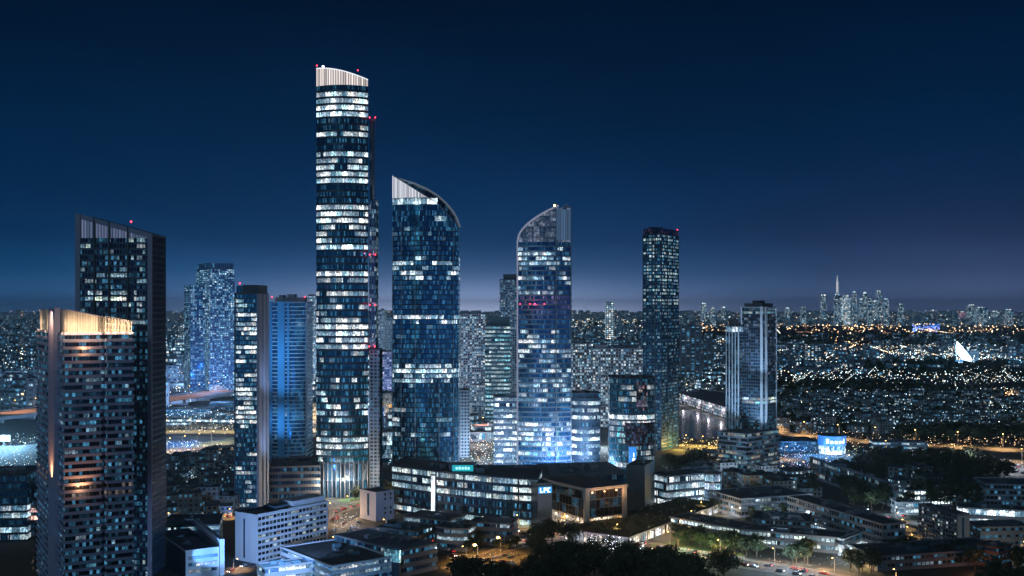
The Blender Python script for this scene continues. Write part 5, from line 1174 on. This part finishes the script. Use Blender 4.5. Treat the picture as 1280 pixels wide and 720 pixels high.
def wood_mass(n, region, label, name='wood_mass', s=(.9, 1.4), dmin=6):
    V, Fc, b0 = [], [], 0; got = []; t_ = 0
    data = []
    for tr in TREES[:3]:
        me = tr[1]; co = np.empty(len(me.vertices) * 3); me.vertices.foreach_get('co', co); data.append(co.reshape(-1, 3))
    while len(got) < n and t_ < n * 40:
        t_ += 1; q = region()
        if q is None or any((q[0] - a) ** 2 + (q[1] - b) ** 2 < dmin * dmin for a, b in got): continue
        got.append(q); co = random.choice(data); k = len(co) // 4; sel = np.random.default_rng(len(got)).choice(k, k // 2, replace=False); co = co.reshape(k, 4, 3)[sel].reshape(-1, 3)
        a = ru(0, 6.28); sc_ = ru(*s); Rm = np.array([[math.cos(a), -math.sin(a), 0], [math.sin(a), math.cos(a), 0], [0, 0, 1]]) * sc_
        V.append(co @ Rm.T + np.array((q[0], q[1], 0))); Fc += [tuple(b0 + 4 * i + j for j in range(4)) for i in range(len(co) // 4)]; b0 += len(co)
    me = bpy.data.meshes.new(name); me.from_pydata(np.concatenate(V).tolist(), [], Fc); me.materials.append(LEAF); return tag(link(name, me), label, 'woods', kind='stuff')
def pxbox(x0, x1, y0, y1): return lambda: gp(ru(x0, x1), ru(y0, y1))
def dome():
    x, y = ru(575, 885), ru(694, 775)
    lim = 722 - 18 * math.exp(-((x - 700) / 60) ** 2) - 9 * math.exp(-((x - 790) / 60) ** 2) + 10 * max(0, (600 - x) / 30)
    if x < 668: lim = max(lim, 732 - (x - 640) * .6 * (x > 640))
    return gp(x, y) if y > lim else None
wood(84, dome, [0, 2, 2, 0], 'dark leafy tree in the unlit wood along the bottom edge', 'trees of the unlit wood at the bottom', (.95, 1.3), 7)
for x_, y_ in ((690, 686), (712, 689), (672, 692)): plant(gp(x_, y_), 2, 'tall dark tree standing in front of the mall', 'tall dark trees in front of the mall', 1.15)
wood(7, pxbox(735, 830, 690, 702), [1, 3], 'tree strung with tiny white fairy lights in front of the planted pavilion', 'trees with fairy lights', (.9, 1.1), 7, lights=True)
plant(gp(905, 724), -1, 'big round dark tree standing alone before the avenue', None, .95)
plant(gp(867, 592), -1, 'big round dark tree right of the slender tower before the yellow lamps', None, 1.25)
wood(8, pxbox(868, 900, 574, 586), [1, 3], 'small yellow lit tree before the stepped tower podium', 'yellow lit trees before the stepped tower', (1, 1.3), 6)
wood(6, pxbox(832, 856, 588, 604), [0, 1], 'dark tree at the foot of the slender tower', 'dark trees at the foot of the slender tower', (1.2, 1.5), 6)
wood(20, lambda: (lambda x: gp(x, 672 + (x - 845) * .16 + ru(2, 11)))(ru(842, 952)), [0, 1, 1], 'leafy tree lit green by the lamps between the arcade and the avenue', 'green lit trees before the arcade', (.8, 1.05), 5)
wood(5, pxbox(988, 1012, 702, 708), [0, 1], 'dark tree in front of the longest arcade block', 'dark trees before the longest arcade', (.9, 1.1), 5)
wood(10, pxbox(1062, 1092, 704, 718), [0, 1, 3], 'amber lit tree at the right end of the long arcade', 'amber lit trees at the end of the arcade', (.8, 1.1), 5)
wood(9, pxbox(1105, 1148, 690, 702), [1, 3, 0], 'yellow lit tree left of the hostel', 'yellow lit trees left of the hostel', (.8, 1.05), 5)
wood(8, pxbox(1170, 1222, 696, 708), [1, 3], 'dark tree in front of the hostel', 'dark trees in front of the hostel', (.8, 1), 5)
wood(9, pxbox(905, 930, 618, 634), [1, 3], 'amber lit tree beside the street that climbs to the stepped tower', 'amber lit trees beside the climbing street', (.9, 1.1), 5)
wood(14, lambda: (lambda t: gp(815 + 78 * t + ru(-4, 4), 668 - 29 * t + ru(-4, 3)))(rnd()), [3, 3, 1], 'low tree on the strip between the planted pavilion and the white lit glass block', 'low trees before the white lit glass block', (.7, .95), 4)
wood(12, pxbox(440, 498, 612, 626), [3, 1], 'yellow lit tree at the foot of the tallest tower', 'yellow lit trees at the foot of the tallest tower', (.8, 1.1), 5)
wood_mass(150, lambda: (lambda x, y: gp(x, y) if y > 577 + 14 * ((x - 1150) / 100) ** 2 else None)(ru(1040, 1262), ru(575, 606)), 'dark mass of trees filling the far side of the park')
wood(52, pxbox(1050, 1235, 606, 640), [0, 1, 2], 'dark tree of the park wood behind the long pale slab', 'trees of the park wood', (.9, 1.4), 9)
wood(24, pxbox(925, 1015, 598, 622), [1, 3, 0], 'dark tree on the slope right of the climbing street', 'dark trees right of the climbing street', (.8, 1.1), 6)
wood(14, pxbox(935, 1020, 646, 662), [1, 3], 'dark tree in the yard between the dark roofs on the right', 'trees in the yard between the dark roofs', (.8, 1.0), 6)
wood(9, pxbox(1215, 1290, 700, 740), [0, 1], 'black tree in the bottom right corner', 'black trees in the bottom right corner', (.8, 1.1), 6)
wood(8, pxbox(208, 292, 600, 640), [1, 3], 'dark shrubby tree on the waste ground left of the slim tower', 'trees on the waste ground', (.8, 1.1), 6)
wood(7, pxbox(640, 690, 680, 694), [1, 3], 'amber lit tree right of the glaring orange lamps', 'amber lit trees by the glaring lamps', (.8, 1.1), 5)
wood(9, pxbox(566, 648, 672, 690), [3], 'small tree by the beige terrace near the orange lamps', 'small trees by the beige terrace', (.8, 1.1), 5)

# railing along the avenue
line = [p for p in smooth([gp(838, 686), gp(880, 692), gp(930, 699)], 10)]
root = thing('white_railing', 'long white railing lit along the edge of the avenue', 'railing', (line[0].x, line[0].y, 0)); L = [p - line[0] for p in line]
for z in (.5, 1.3): 
    m = MB()
    for i in range(len(L) - 1): m.tube((*L[i], z), (*L[i + 1], z), .08, .08, 4)
    m.build('rail', WHITE, root)
for i in range(len(L)):
    m = MB(); m.tube((*L[i], 0), (*L[i], 1.6), .12, .12, 5); m.build('post', WHITE, root)

# ------------------------------------------------------------------ cars
def make_car(paint, HEADL, TAILL):
    r = thing('parked_car', 'x', 'car')
    m = MB(); P = [(-2.2, .35), (2.2, .35), (2.25, .75), (2.0, .95), (1.1, 1.0), (.5, 1.45), (-1.1, 1.5), (-1.9, 1.02), (-2.25, .95)]
    n = len(P); w = .88
    for i in range(n):
        (x0, z0), (x1, z1) = P[i], P[(i + 1) % n]; wa = w - .15 * (z0 > 1.3); wb = w - .15 * (z1 > 1.3)
        m.face([(x0, wa, z0), (x1, wb, z1), (x1, -wb, z1), (x0, -wa, z0)], None, 1 if i in (4, 6) else 0)
    for s in (-1, 1):
        v = [(x, s * (w - .15 * (z > 1.3)), z) for x, z in P]; m.face(v if s < 0 else v[::-1])
    m.build('body', [paint, G_DARK], r)
    for x in (-1.35, 1.35):
        for y in (-.8, .8):
            q = MB(); q.tube((x, y - .12, .33), (x, y + .12, .33), .33, .33, 10); q.build('wheel', DALU, r)
    for y in (-.62, .62):
        q = MB(); q.box(2.2, 2.3, y - .18, y + .18, .62, .8); q.build('headlight', HEADL, r)
        q = MB(); q.box(-2.32, -2.22, y - .16, y + .16, .75, .92); q.build('tail_light', TAILL, r)
    return r
HEADL = glow('headlight_glow', (1, .95, .85), 16); TAILL = glow('tail_light_glow', (1, .04, .03), 8)
PAINTS = [matte('car_paint', c, .3, .05, 1, metal=.3) for c in ((.6, .62, .65), (.03, .03, .035), (.35, .36, .38), (.25, .04, .03))]
CARS = []
PARKED = []
def car(q, rz, label, group, z=.03, parked=False):
    if not CARS:
        for pt in PAINTS: CARS.append([make_car(pt, HEADL, TAILL), False])
    if parked and not PARKED:
        for pt in PAINTS: PARKED.append([make_car(pt, ALU, BRICK), False])
    e = random.choice(PARKED if parked else CARS)
    if not e[1]: e[1] = True; o = e[0]; o.location = (q[0], q[1], z); o.rotation_euler = (0, 0, rz); o['label'] = label; o['group'] = group
    else: o = dup(e[0], (q[0], q[1], z), rz, label, group)
    return o
def traffic(line, n, offs, label, group, z=.03):
    for k in range(n):
        i = random.randint(0, len(line) - 2); t = rnd(); q = along(line[i], line[i + 1], t); px_ = 640 + q.x / q.y * F
        if not (0 < px_ < 1280) or Yz(0, q.y) > 722: continue
        dr = (line[i + 1] - line[i]).normalized(); o = random.choice(offs); N = Vector((-dr.y, dr.x))
        car(q + N * o, math.atan2(dr.y, dr.x) + (math.pi if o > 0 else 0), label, group, z=z)
traffic(avenue, 62, (-5, -1.8, 1.8, 5), 'car driving on the avenue with its lights on', 'cars on the avenue')
traffic(street_t10, 48, (-4, -1.5, 1.5, 4), 'car driving on the street below the stepped tower', 'cars on the street below the stepped tower')
traffic(street_left, 26, (-3.5, 3.5), 'car driving on the street before the tallest tower', 'cars before the tallest tower')
for ln_, nm_, c_ in LANE_LINES: traffic(ln_, 7, (-2.2, 2.2), 'car parked along the lane ' + nm_, 'cars along the lane ' + nm_)
for k in range(22): q = gp(ru(588, 640), ru(694, 712)); car(q, R(random.choice((20, 200)) + ru(-4, 4)), 'car parked in the small lit car park by the orange lamps', 'cars parked by the orange lamps', z=.06, parked=True)
for k in range(16): q = gp(ru(416, 448), ru(646, 666)); car(q, R(random.choice((70, 250)) + ru(-4, 4)), 'car parked beside the grey cube shaped block', 'cars parked beside the grey cube', z=.06, parked=True)
for k in range(30): q = gp(ru(1205, 1280), ru(579, 593)); car(q, R(random.choice((0, 180)) + ru(-3, 3)), 'car in the white lit car park above the park wood', 'cars in the white lit car park', z=.1, parked=True)

for e in CARS + PARKED:
    if not e[1]:
        for ch in list(e[0].children): bpy.data.objects.remove(ch)
        bpy.data.objects.remove(e[0])
# ------------------------------------------------------------------ plain of houses on the right
HM = []
for k in range(5):
    a, b, hh = ru(7, 12), ru(5, 8), (7, 10, 10, 13, 16)[k]
    m = MB(); f_ = [(-a, -b), (a, -b), (a, b), (-a, b)]; m.ring(f_, 0, hh, 0, 0, hh // 3); m.cap(f_, hh, 1); m.box(-a * .4, a * .1, -b * .3, b * .4, hh + .02, hh + 2.2, 1); HM.append(m.mesh('small_house', [F_HOUSE, ROOF]))
def house(q, label, group):
    o = link('small_house', random.choice(HM), None, (q[0], q[1], 0), (ru(.3, 1.7), ru(.7, 1.8), 1, nseed())); o.rotation_euler = (0, 0, R(random.choice((12, 12, 102, -20)) + ru(-6, 6))); tag(o, label, 'house', group)
HP = []
def houses(n, region, label, group, dmin=22):
    c = t_ = 0
    while c < n and t_ < n * 30:
        t_ += 1; q = region()
        if any((q[0] - a) ** 2 + (q[1] - b) ** 2 < dmin * dmin for a, b in HP): continue
        HP.append(q); house(q, label, group); c += 1
houses(215, pxbox(972, 1285, 496, 541), 'small block with a few lit windows on the dark plain of houses beyond the boulevard', 'small blocks on the plain of houses')
houses(40, pxbox(846, 925, 458, 500), 'small lit block on the plain seen between the slender and the stepped tower', 'small blocks seen between two towers')
houses(30, pxbox(208, 292, 580, 612), 'small block on the dim waste ground left of the slim tower', 'small blocks left of the slim tower', 16)

houses(14, pxbox(906, 1008, 600, 621), 'small dim block on the slope right of the climbing street', 'small blocks right of the climbing street', 17)
houses(13, pxbox(1122, 1226, 606, 629), 'small dim block in the park wood behind the hostel', 'small blocks in the park wood', 17)
houses(15, pxbox(209, 290, 616, 652), 'small block with a few lights near the slim tower on the lower waste ground', 'small blocks on the lower waste ground', 13)
# ------------------------------------------------------------------ far city, woods and loose lights (one mass each)
def in_view(x0, x1, d0, d1): d = math.exp(ru(math.log(d0), math.log(d1))); return X(ru(x0, x1), d), d
def far_boxes(name, spec, mat, kind='stuff', color=(1, 1, 1)):
    m = MB()
    for n, x0, x1, d0, d1, h0, h1, w0, w1 in spec:
        for k in range(n):
            x, y = in_view(x0, x1, d0, d1)
            if y < 2100 and 200 < 640 + x / y * F < 300: continue
            if y < 3000 and 1175 < 640 + x / y * F < 1240: continue
            h = h0 + (h1 - h0) * rnd() ** 2.2; w, l = ru(w0, w1), ru(w0, w1) * .7; a = ru(-.5, .5); t = Vector((math.cos(a), math.sin(a))) * w / 2; nn = Vector((-t.y, t.x)).normalized() * l / 2; c = Vector((x, y))
            P = [c - t - nn, c + t - nn, c + t + nn, c - t + nn]; u0 = random.randint(0, 4000) * 9; fl = max(1, round(h / 7))
            m.ring(P, 0, h, 0, 0, fl, u0, edge_m=None); m.cap(P, h, 1)
    return tag(m.build(name, [mat, ROOF], color=(*color, .37)), kind=kind)
tag(far_boxes('far_city', [(520, -20, 230, 1500, 5200, 12, 46, 18, 34), (800, -40, 480, 3200, 11000, 20, 80, 30, 70), (620, 460, 860, 2600, 9000, 15, 60, 30, 70), (420, 840, 1300, 2300, 5200, 8, 30, 24, 44), (900, 820, 1320, 8800, 15000, 20, 80, 50, 110), (900, -20, 1300, 12000, 26000, 40, 120, 60, 140), (60, 200, 300, 1900, 3300, 14, 60, 20, 36)], F_FAR), 'mass of distant city blocks full of small lights reaching the horizon', 'city')
tag(far_boxes('lit_far_city', [(130, 200, 300, 1950, 5000, 15, 60, 22, 40), (260, 380, 640, 1150, 5000, 10, 40, 20, 40), (90, 700, 920, 1900, 3200, 10, 30, 24, 44)], F_FARC), 'brightly lit distant blocks showing between the towers', 'city')
def dots(name, label, spec, lo=.5):
    V, Fc, Cc = [], [], []
    OCT = np.array([(1, 0, 0), (-1, 0, 0), (0, 1, 0), (0, -1, 0), (0, 0, 1), (0, 0, -1)], float); TR = [(0, 2, 4), (2, 1, 4), (1, 3, 4), (3, 0, 4), (2, 0, 5), (1, 2, 5), (3, 1, 5), (0, 3, 5)]
    for n, reg, zr, size, pal, st in spec:
        for k in range(n):
            q = reg(); s = size * ru(.6, 1.3) * q[1] / 1400; b = len(V); c = random.choice(pal); g = st * (.25 + 1.2 * rnd() ** 2)
            V += [tuple(p) for p in OCT * s + np.array((q[0], q[1], ru(*zr)))]; Fc += [tuple(b + i for i in t) for t in TR]; Cc += [(c[0] * g, c[1] * g, c[2] * g, 1)] * 24
    me = bpy.data.meshes.new(name); me.from_pydata(V, [], Fc); a = me.color_attributes.new('glow', 'FLOAT_COLOR', 'CORNER'); a.data.foreach_set('color', [x for c in Cc for x in c])
    me.materials.append(DOTM); return tag(link(name, me), label, 'lights', kind='stuff')
DOTM, t, p = newmat('small_lamp_glow'); at = t.new('ShaderNodeVertexColor', layer_name='glow'); t.put(p.inputs['Emission Color'], at.outputs[0]); p.inputs['Emission Strength'].default_value = 1; DOTM.cycles.emission_sampling = 'NONE'
MIXC = [COOL, ICE, (1, .95, .85), (.8, 1, .95), (1, .75, .45)]; ORA = [(1, .5, .2), (1, .62, .3), (1, .75, .5)]; BLU = [(.3, .55, 1), (.5, .75, 1), COOL]
lg = lambda x0, x1, d0, d1: (lambda: in_view(x0, x1, d0, d1))
dots('city_light', 'countless small lights scattered over the city plain out to the horizon', [
    (1500, lg(-20, 240, 1500, 9000), (4, 30), .55, MIXC, 5), (900, lg(200, 480, 2500, 9000), (4, 30), .55, MIXC, 5), (700, lg(380, 660, 1600, 9000), (4, 30), .6, BLU + MIXC, 5), (800, lg(690, 860, 2600, 12000), (3, 30), .55, MIXC, 4),
    (1050, pxbox(965, 1290, 436, 482), (2, 12), .55, MIXC, 4.5), (800, pxbox(965, 1290, 494, 542), (2, 12), .42, MIXC, 4.5), (320, pxbox(845, 930, 425, 505), (2, 14), .6, MIXC + BLU, 5), (700, lg(820, 1300, 9000, 16000), (5, 70), .5, MIXC + ORA, 4),
    (900, lg(-20, 1300, 11000, 26000), (5, 110), .45, MIXC + ORA, 4), (330, pxbox(830, 1290, 408, 419), (5, 25), .7, ORA, 5), (90, pxbox(1140, 1175, 409, 417), (5, 30), .7, [(.1, .25, 1)], 5), (260, pxbox(1060, 1290, 441, 453), (3, 12), .6, MIXC, 5), (120, pxbox(1030, 1080, 425, 455), (3, 20), .6, ORA, 4), (160, pxbox(1110, 1200, 428, 446), (3, 12), .5, MIXC, 4),
    (190, pxbox(206, 300, 521, 533), (3, 12), .42, [COOL, ICE, (1, 1, 1)], 3), (90, pxbox(206, 300, 537, 545), (3, 9), .4, [(1, .8, .35), (1, .9, .6)], 4), (160, pxbox(208, 300, 562, 584), (2, 8), .5, ORA + [(1, .9, .7)], 4), (260, pxbox(208, 300, 590, 612), (1, 8), .45, MIXC, 4), (60, pxbox(208, 250, 556, 562), (2, 6), .45, BLU, 4),
    (160, pxbox(0, 47, 555, 598), (2, 14), .5, MIXC, 3), (120, pxbox(1255, 1290, 495, 502), (2, 14), .6, ORA, 4)])
def strings(x0, x1, d0, d1, per):
    state = {'k': 0}
    def f():
        if state['k'] % per == 0:
            a = in_view(x0, x1, d0, d1); an = random.choice((.15, .3, -.2, 1.35, 1.2)); state.update(a=Vector(a), t=Vector((math.cos(an), math.sin(an))), s=a[1] / 1400 * ru(8, 20))
        state['k'] += 1; p_ = state['a'] + state['t'] * state['s'] * (state['k'] % per); return (p_.x, max(600, p_.y))
    return f
dots('avenue_light', 'strings of tiny lamps along the far streets of the city plain', [
    (900, strings(-20, 480, 2000, 9000, 30), (9, 11), .5, [COOL, (1, .8, .55), (1, .9, .75)], 5), (700, strings(480, 860, 2400, 10000, 30), (9, 11), .5, [COOL, (1, .7, .4), (1, .9, .75)], 5), (1300, strings(860, 1290, 2300, 6000, 40), (9, 11), .45, [COOL, (1, .62, .3), (1, .7, .4), (1, .85, .65)], 6), (700, strings(965, 1290, 1250, 2200, 22), (8, 10), .4, [(.8, 1, .95), COOL, (1, .85, .6)], 4)])
dots('street_light', 'small lights of shops, lamps and windows at street level between the towers', [
    (260, pxbox(575, 800, 583, 596), (1, 9), .34, BLU + [COOL], 4), (120, pxbox(600, 790, 592, 608), (19, 23), .25, BLU, 3), (120, pxbox(466, 492, 530, 585), (1, 9), .45, BLU + MIXC, 4), (110, pxbox(588, 617, 545, 585), (1, 9), .45, MIXC + ORA, 4), (60, pxbox(495, 575, 570, 590), (1, 9), .35, MIXC, 3), (170, pxbox(897, 1000, 596, 612), (1, 6), .34, [(1, .75, .5), (1, .9, .75), COOL], 4),
    (200, pxbox(975, 1055, 572, 592), (1, 7), .36, [(.5, .8, 1), (.85, .6, 1), (1, .6, .85), COOL], 4), (90, pxbox(1045, 1100, 566, 578), (1, 7), .34, [(1, .8, .4), (.9, 1, .6)], 4), (150, pxbox(960, 1030, 558, 572), (1, 7), .36, BLU, 3), (150, pxbox(1180, 1290, 576, 592), (.5, 3), .28, [COOL, (1, 1, 1)], 4),
    (90, pxbox(846, 905, 552, 566), (1, 6), .4, [(1, .7, .25), (1, .85, .5)], 5), (240, pxbox(420, 660, 640, 700), (1, 8), .2, [WARM, (1, .85, .65), COOL], 3), (320, pxbox(900, 1290, 640, 712), (1, 7), .2, MIXC, 3.5), (120, pxbox(205, 292, 610, 655), (1, 6), .25, ORA + MIXC, 3), (110, pxbox(800, 905, 620, 660), (1, 5), .2, [(1, .85, .65), COOL], 3.5), (120, pxbox(500, 670, 590, 602), (31.5, 33), .2, BLU + [(1, .9, .7)], 2.5), (80, pxbox(1090, 1180, 566, 576), (1, 5), .34, [(1, .9, .7), COOL], 4), (330, pxbox(1000, 1290, 546, 563), (1, 7), .36, ORA, 5), (150, pxbox(414, 450, 642, 668), (.4, 2), .22, [(1, .75, .6), (1, .9, .8), COOL], 4), (70, pxbox(585, 645, 694, 712), (.4, 2), .2, [(1, .9, .75), COOL], 4),
    (120, pxbox(690, 900, 640, 664), (6.8, 9), .16, [(1, .9, .7), COOL], 2), (80, pxbox(960, 1060, 700, 715), (.5, 4), .2, [(1, .85, .6), COOL], 3), (90, pxbox(1060, 1130, 690, 712), (.5, 4), .2, [COOL, (.6, .95, 1)], 3), (60, pxbox(1105, 1225, 690, 706), (.5, 4), .2, ORA, 3), (50, pxbox(1190, 1290, 662, 676), (.5, 3), .22, [COOL, ICE], 4), (60, pxbox(40, 70, 690, 722), (.5, 3), .2, ORA, 3)])
# far woods
m = MB()
for n, x0, x1, y0, y1 in ((420, 968, 1150, 481, 491), (300, 1150, 1215, 489, 500), (380, 965, 1290, 420, 434), (420, 1090, 1290, 462, 470), (240, 700, 850, 404, 409), (350, 1130, 1290, 541, 550), (160, 846, 905, 470, 482), (420, 965, 1290, 496, 540)):
    for k in range(n):
        q = gp(ru(x0, x1), ru(y0, y1)); r = ru(4, 8) * (1 if q[1] < 2500 else 2.2)
        for j in range(5):
            c = Vector((q[0] + ru(-r, r), q[1] + ru(-r, r), r * ru(.6, 1.2)))
            a, b = ru(0, 6.28), ru(0, 1.5); t1 = Vector((math.cos(a), math.sin(a), 0)); t2 = Vector((-math.sin(a) * math.cos(b), math.cos(a) * math.cos(b), math.sin(b) + .3)).normalized(); s = r * ru(.5, .9)
            m.face([c - t1 * s - t2 * s * .6, c + t1 * s * .4 - t2 * s, c + t1 * s + t2 * s * .5, c - t1 * s * .3 + t2 * s])
tag(m.build('woods', LEAF), 'dark belts of far woodland between the lights on the right', 'woods', kind='stuff')

# skyline cluster near the horizon
SK = [(1030, 7, 367), (1047.5, 8, 366), (1058, 10, 368), (1069, 5, 363), (1077, 5, 372), (1082, 5, 364), (1087.5, 4, 372), (1093, 6, 375), (1099.5, 6, 362), (1108.5, 6, 372), (1127, 6, 379), (1215, 10, 380), (1228, 13, 383), (1005, 6, 383), (985, 6, 384), (1245, 8, 388), (880, 7, 378), (892, 6, 384), (905, 5, 383), (1204, 7, 389), (1262, 9, 386)]
SKL = ['twin topped tower, leftmost of the far skyline cluster', 'tallest tower with a lit spire in the far skyline cluster', 'broad bright tower right of the far spire', 'slender lit tower third from the far spire', 'dim slim tower in the middle of the far cluster', 'slim tower with a bright crown in the far cluster', 'low slim tower right of the bright crowned one', 'stubby lit tower in the right half of the far cluster', 'dark slim tower with a thin top in the far cluster', 'bright edged tower, rightmost of the far cluster',
       'small lone tower just right of the far cluster', 'tall lit hotel tower on the right horizon', 'wide lit block beside the tall hotel on the right horizon', 'small lit block left of the far cluster', 'warm dotted block on the horizon right of the stepped tower', 'low lit block right of the pair on the right horizon', 'bright topped tower on the horizon right of the slender tower', 'small warm lit block on the horizon right of the bright topped one', 'small block on the horizon left of the stepped tower', 'orange lit block left of the tall hotel on the right horizon', 'lit block far right on the horizon']
for (x_, w_, y_), lb in zip(SK, SKL):
    dd = 9000 + ru(-500, 500); hh = Zy(y_, dd); ft_ = front(x_ - w_ / 2, x_ + w_ / 2, dd, 40)
    root, pts = block('skyline_tower', lb, ft_, hh * .9 if w_ > 4 else hh, F_FARC, n=int(hh / 12), cat='tower', units=0, color=(.9 if x_ != 1058 else 1.5, 1.1, 1 if x_ != 1204 else .4), par=3)
    m = MB()
    k = .55; cN = Vector((0, 0)); m.prism([p * k for p in pts], hh * .9 + .5, hh, 0, 0); m.build('top_block', F_FARC, root, color=(1.6, 1.3, 1, nseed()))
    if x_ == 1047.5:
        m = MB(); m.prism([p * .3 for p in pts], hh, Zy(352, dd)); m.tube((0, 0, Zy(352, dd)), (0, 0, Zy(344, dd)), 6, 1.5, 6); m.build('spire', glow('spire_glow', (.9, .95, 1), .6), root)
for x_, y_ in ((759, 378), (766, 376.5)): pass

# ------------------------------------------------------------------ sky, facade fill light, haze, camera
w = bpy.data.worlds.new('World'); sc.world = w; w.use_nodes = True; t = NT(w); t.n.clear()
out = t.new('ShaderNodeOutputWorld'); bg = t.new('ShaderNodeBackground'); t.l.new(bg.outputs[0], out.inputs[0])
tc = t.new('ShaderNodeTexCoord'); sp = t.new('ShaderNodeSeparateXYZ'); t.put(sp.inputs[0], tc.outputs['Generated'])
cr = t.new('ShaderNodeValToRGB'); e = cr.color_ramp.elements
STOPS = [(0.0, (.035, .13, .31)), (.033, (.004, .05, .14)), (.0625, (.0008, .026, .088)), (.127, (.0003, .018, .066)), (.2, (.0002, .0115, .042)), (.27, (.0001, .007, .025)), (.6, (.0001, .004, .014))]
e[0].position, e[0].color = 0, col4(STOPS[0][1]); e[1].position, e[1].color = STOPS[-1][0], col4(STOPS[-1][1])
for q, c in STOPS[1:-1]: k = e.new(q); k.color = col4(c)
t.put(cr.inputs[0], t.m('MAXIMUM', sp.outputs[2], 0.0))
az = t.m('ARCTAN2', sp.outputs[0], sp.outputs[1])       # 0 straight ahead, plus to the right
def bump_(c0, wd): q = t.m('DIVIDE', t.m('SUBTRACT', az, c0), wd); return t.m('EXPONENT', t.m('MULTIPLY', t.m('MULTIPLY', q, q), -1))
zc_ = t.m('MAXIMUM', sp.outputs[2], 0.0)
fall = lambda k: t.m('EXPONENT', t.m('MULTIPLY', zc_, -k))
g1 = t.m('MULTIPLY', fall(26), bump_(-.08, .27)); g3 = t.m('MULTIPLY', fall(90), bump_(-.05, .18)); g2 = t.m('MULTIPLY', fall(28), bump_(.42, .25))
def addc(base, f, c):
    a = t.new('ShaderNodeMix', data_type='RGBA', blend_type='ADD'); t.put(a.inputs[0], f); t.put(a.inputs[6], base); a.inputs[7].default_value = col4(c); return a.outputs[2]
col = addc(cr.outputs[0], g1, (.022, .075, .21)); col = addc(col, g3, (1.0, 1.1, 1.45)); col = addc(col, g2, (.085, .045, .05))
sky = t.new('ShaderNodeTexSky', sky_type='NISHITA'); sky.sun_disc = False; sky.sun_elevation = R(-4); sky.sun_rotation = R(200)
a = t.new('ShaderNodeMix', data_type='RGBA', blend_type='ADD'); a.inputs[0].default_value = .004
sn = t.new('ShaderNodeTexNoise'); t.put(sn.inputs['Vector'], t.vm('MULTIPLY', tc.outputs['Generated'], (3, 3, 14))); sn.inputs['Scale'].default_value = 1; sn.inputs['Detail'].default_value = 3
col = t.vm('SCALE', col, t.m('MULTIPLY_ADD', sn.outputs[0], .6, .7)); t.put(a.inputs[6], col); t.put(a.inputs[7], sky.outputs[0])
t.put(bg.inputs[0], a.outputs[2]); bg.inputs[1].default_value = 1.0
mo = bpy.data.lights.new('facade_fill', 'SUN'); mo.energy = .34; mo.color = (.4, .72, 1); mo.angle = R(12)  # added cool sun lamp from behind the camera, fills the facades
o = bpy.data.objects.new('facade_fill', mo); COL.objects.link(o); o.rotation_euler = Vector((.45, 1, -.4)).to_track_quat('-Z', 'Y').to_euler()

m = MB(); m.box(-43000, 43000, -400, 43000, -1, 460); hz = m.mesh('haze', [])
hm = bpy.data.materials.new('haze'); hm.use_nodes = True; nt = hm.node_tree; nt.nodes.clear(); o2 = nt.nodes.new('ShaderNodeOutputMaterial'); pv = nt.nodes.new('ShaderNodeVolumePrincipled')
pv.inputs['Color'].default_value = (.75, .9, 1, 1); pv.inputs['Density'].default_value = 3.4e-5; pv.inputs['Anisotropy'].default_value = .8; nt.links.new(pv.outputs[0], o2.inputs['Volume'])
hz.materials.clear(); hz.materials.append(hm); hob = link('haze', hz); tag(hob, kind='stuff')

cd = bpy.data.cameras.new('camera'); cam = bpy.data.objects.new('camera', cd); COL.objects.link(cam); sc.camera = cam
cam.location = (0, 0, HC); cam.rotation_euler = (R(90), 0, 0); cd.sensor_width = 36; cd.lens = 36 * F / 1280; cd.shift_y = (YH - 360) / 1280
cd.clip_start = 1; cd.clip_end = 120000
sc.render.engine = 'CYCLES'
cy = sc.cycles; cy.max_bounces = 4; cy.diffuse_bounces = 2; cy.glossy_bounces = 2; cy.transmission_bounces = 1; cy.volume_bounces = 0; cy.sample_clamp_indirect = 2.0; cy.sample_clamp_direct = 12
cy.use_denoising = True; cy.denoiser = 'OPENIMAGEDENOISE'; cy.use_adaptive_sampling = True; cy.adaptive_threshold = .01; cy.caustics_reflective = False; cy.caustics_refractive = False
sc.view_settings.view_transform = 'Standard'; sc.view_settings.look = 'None'; sc.view_settings.exposure = 0; sc.view_settings.gamma = 1
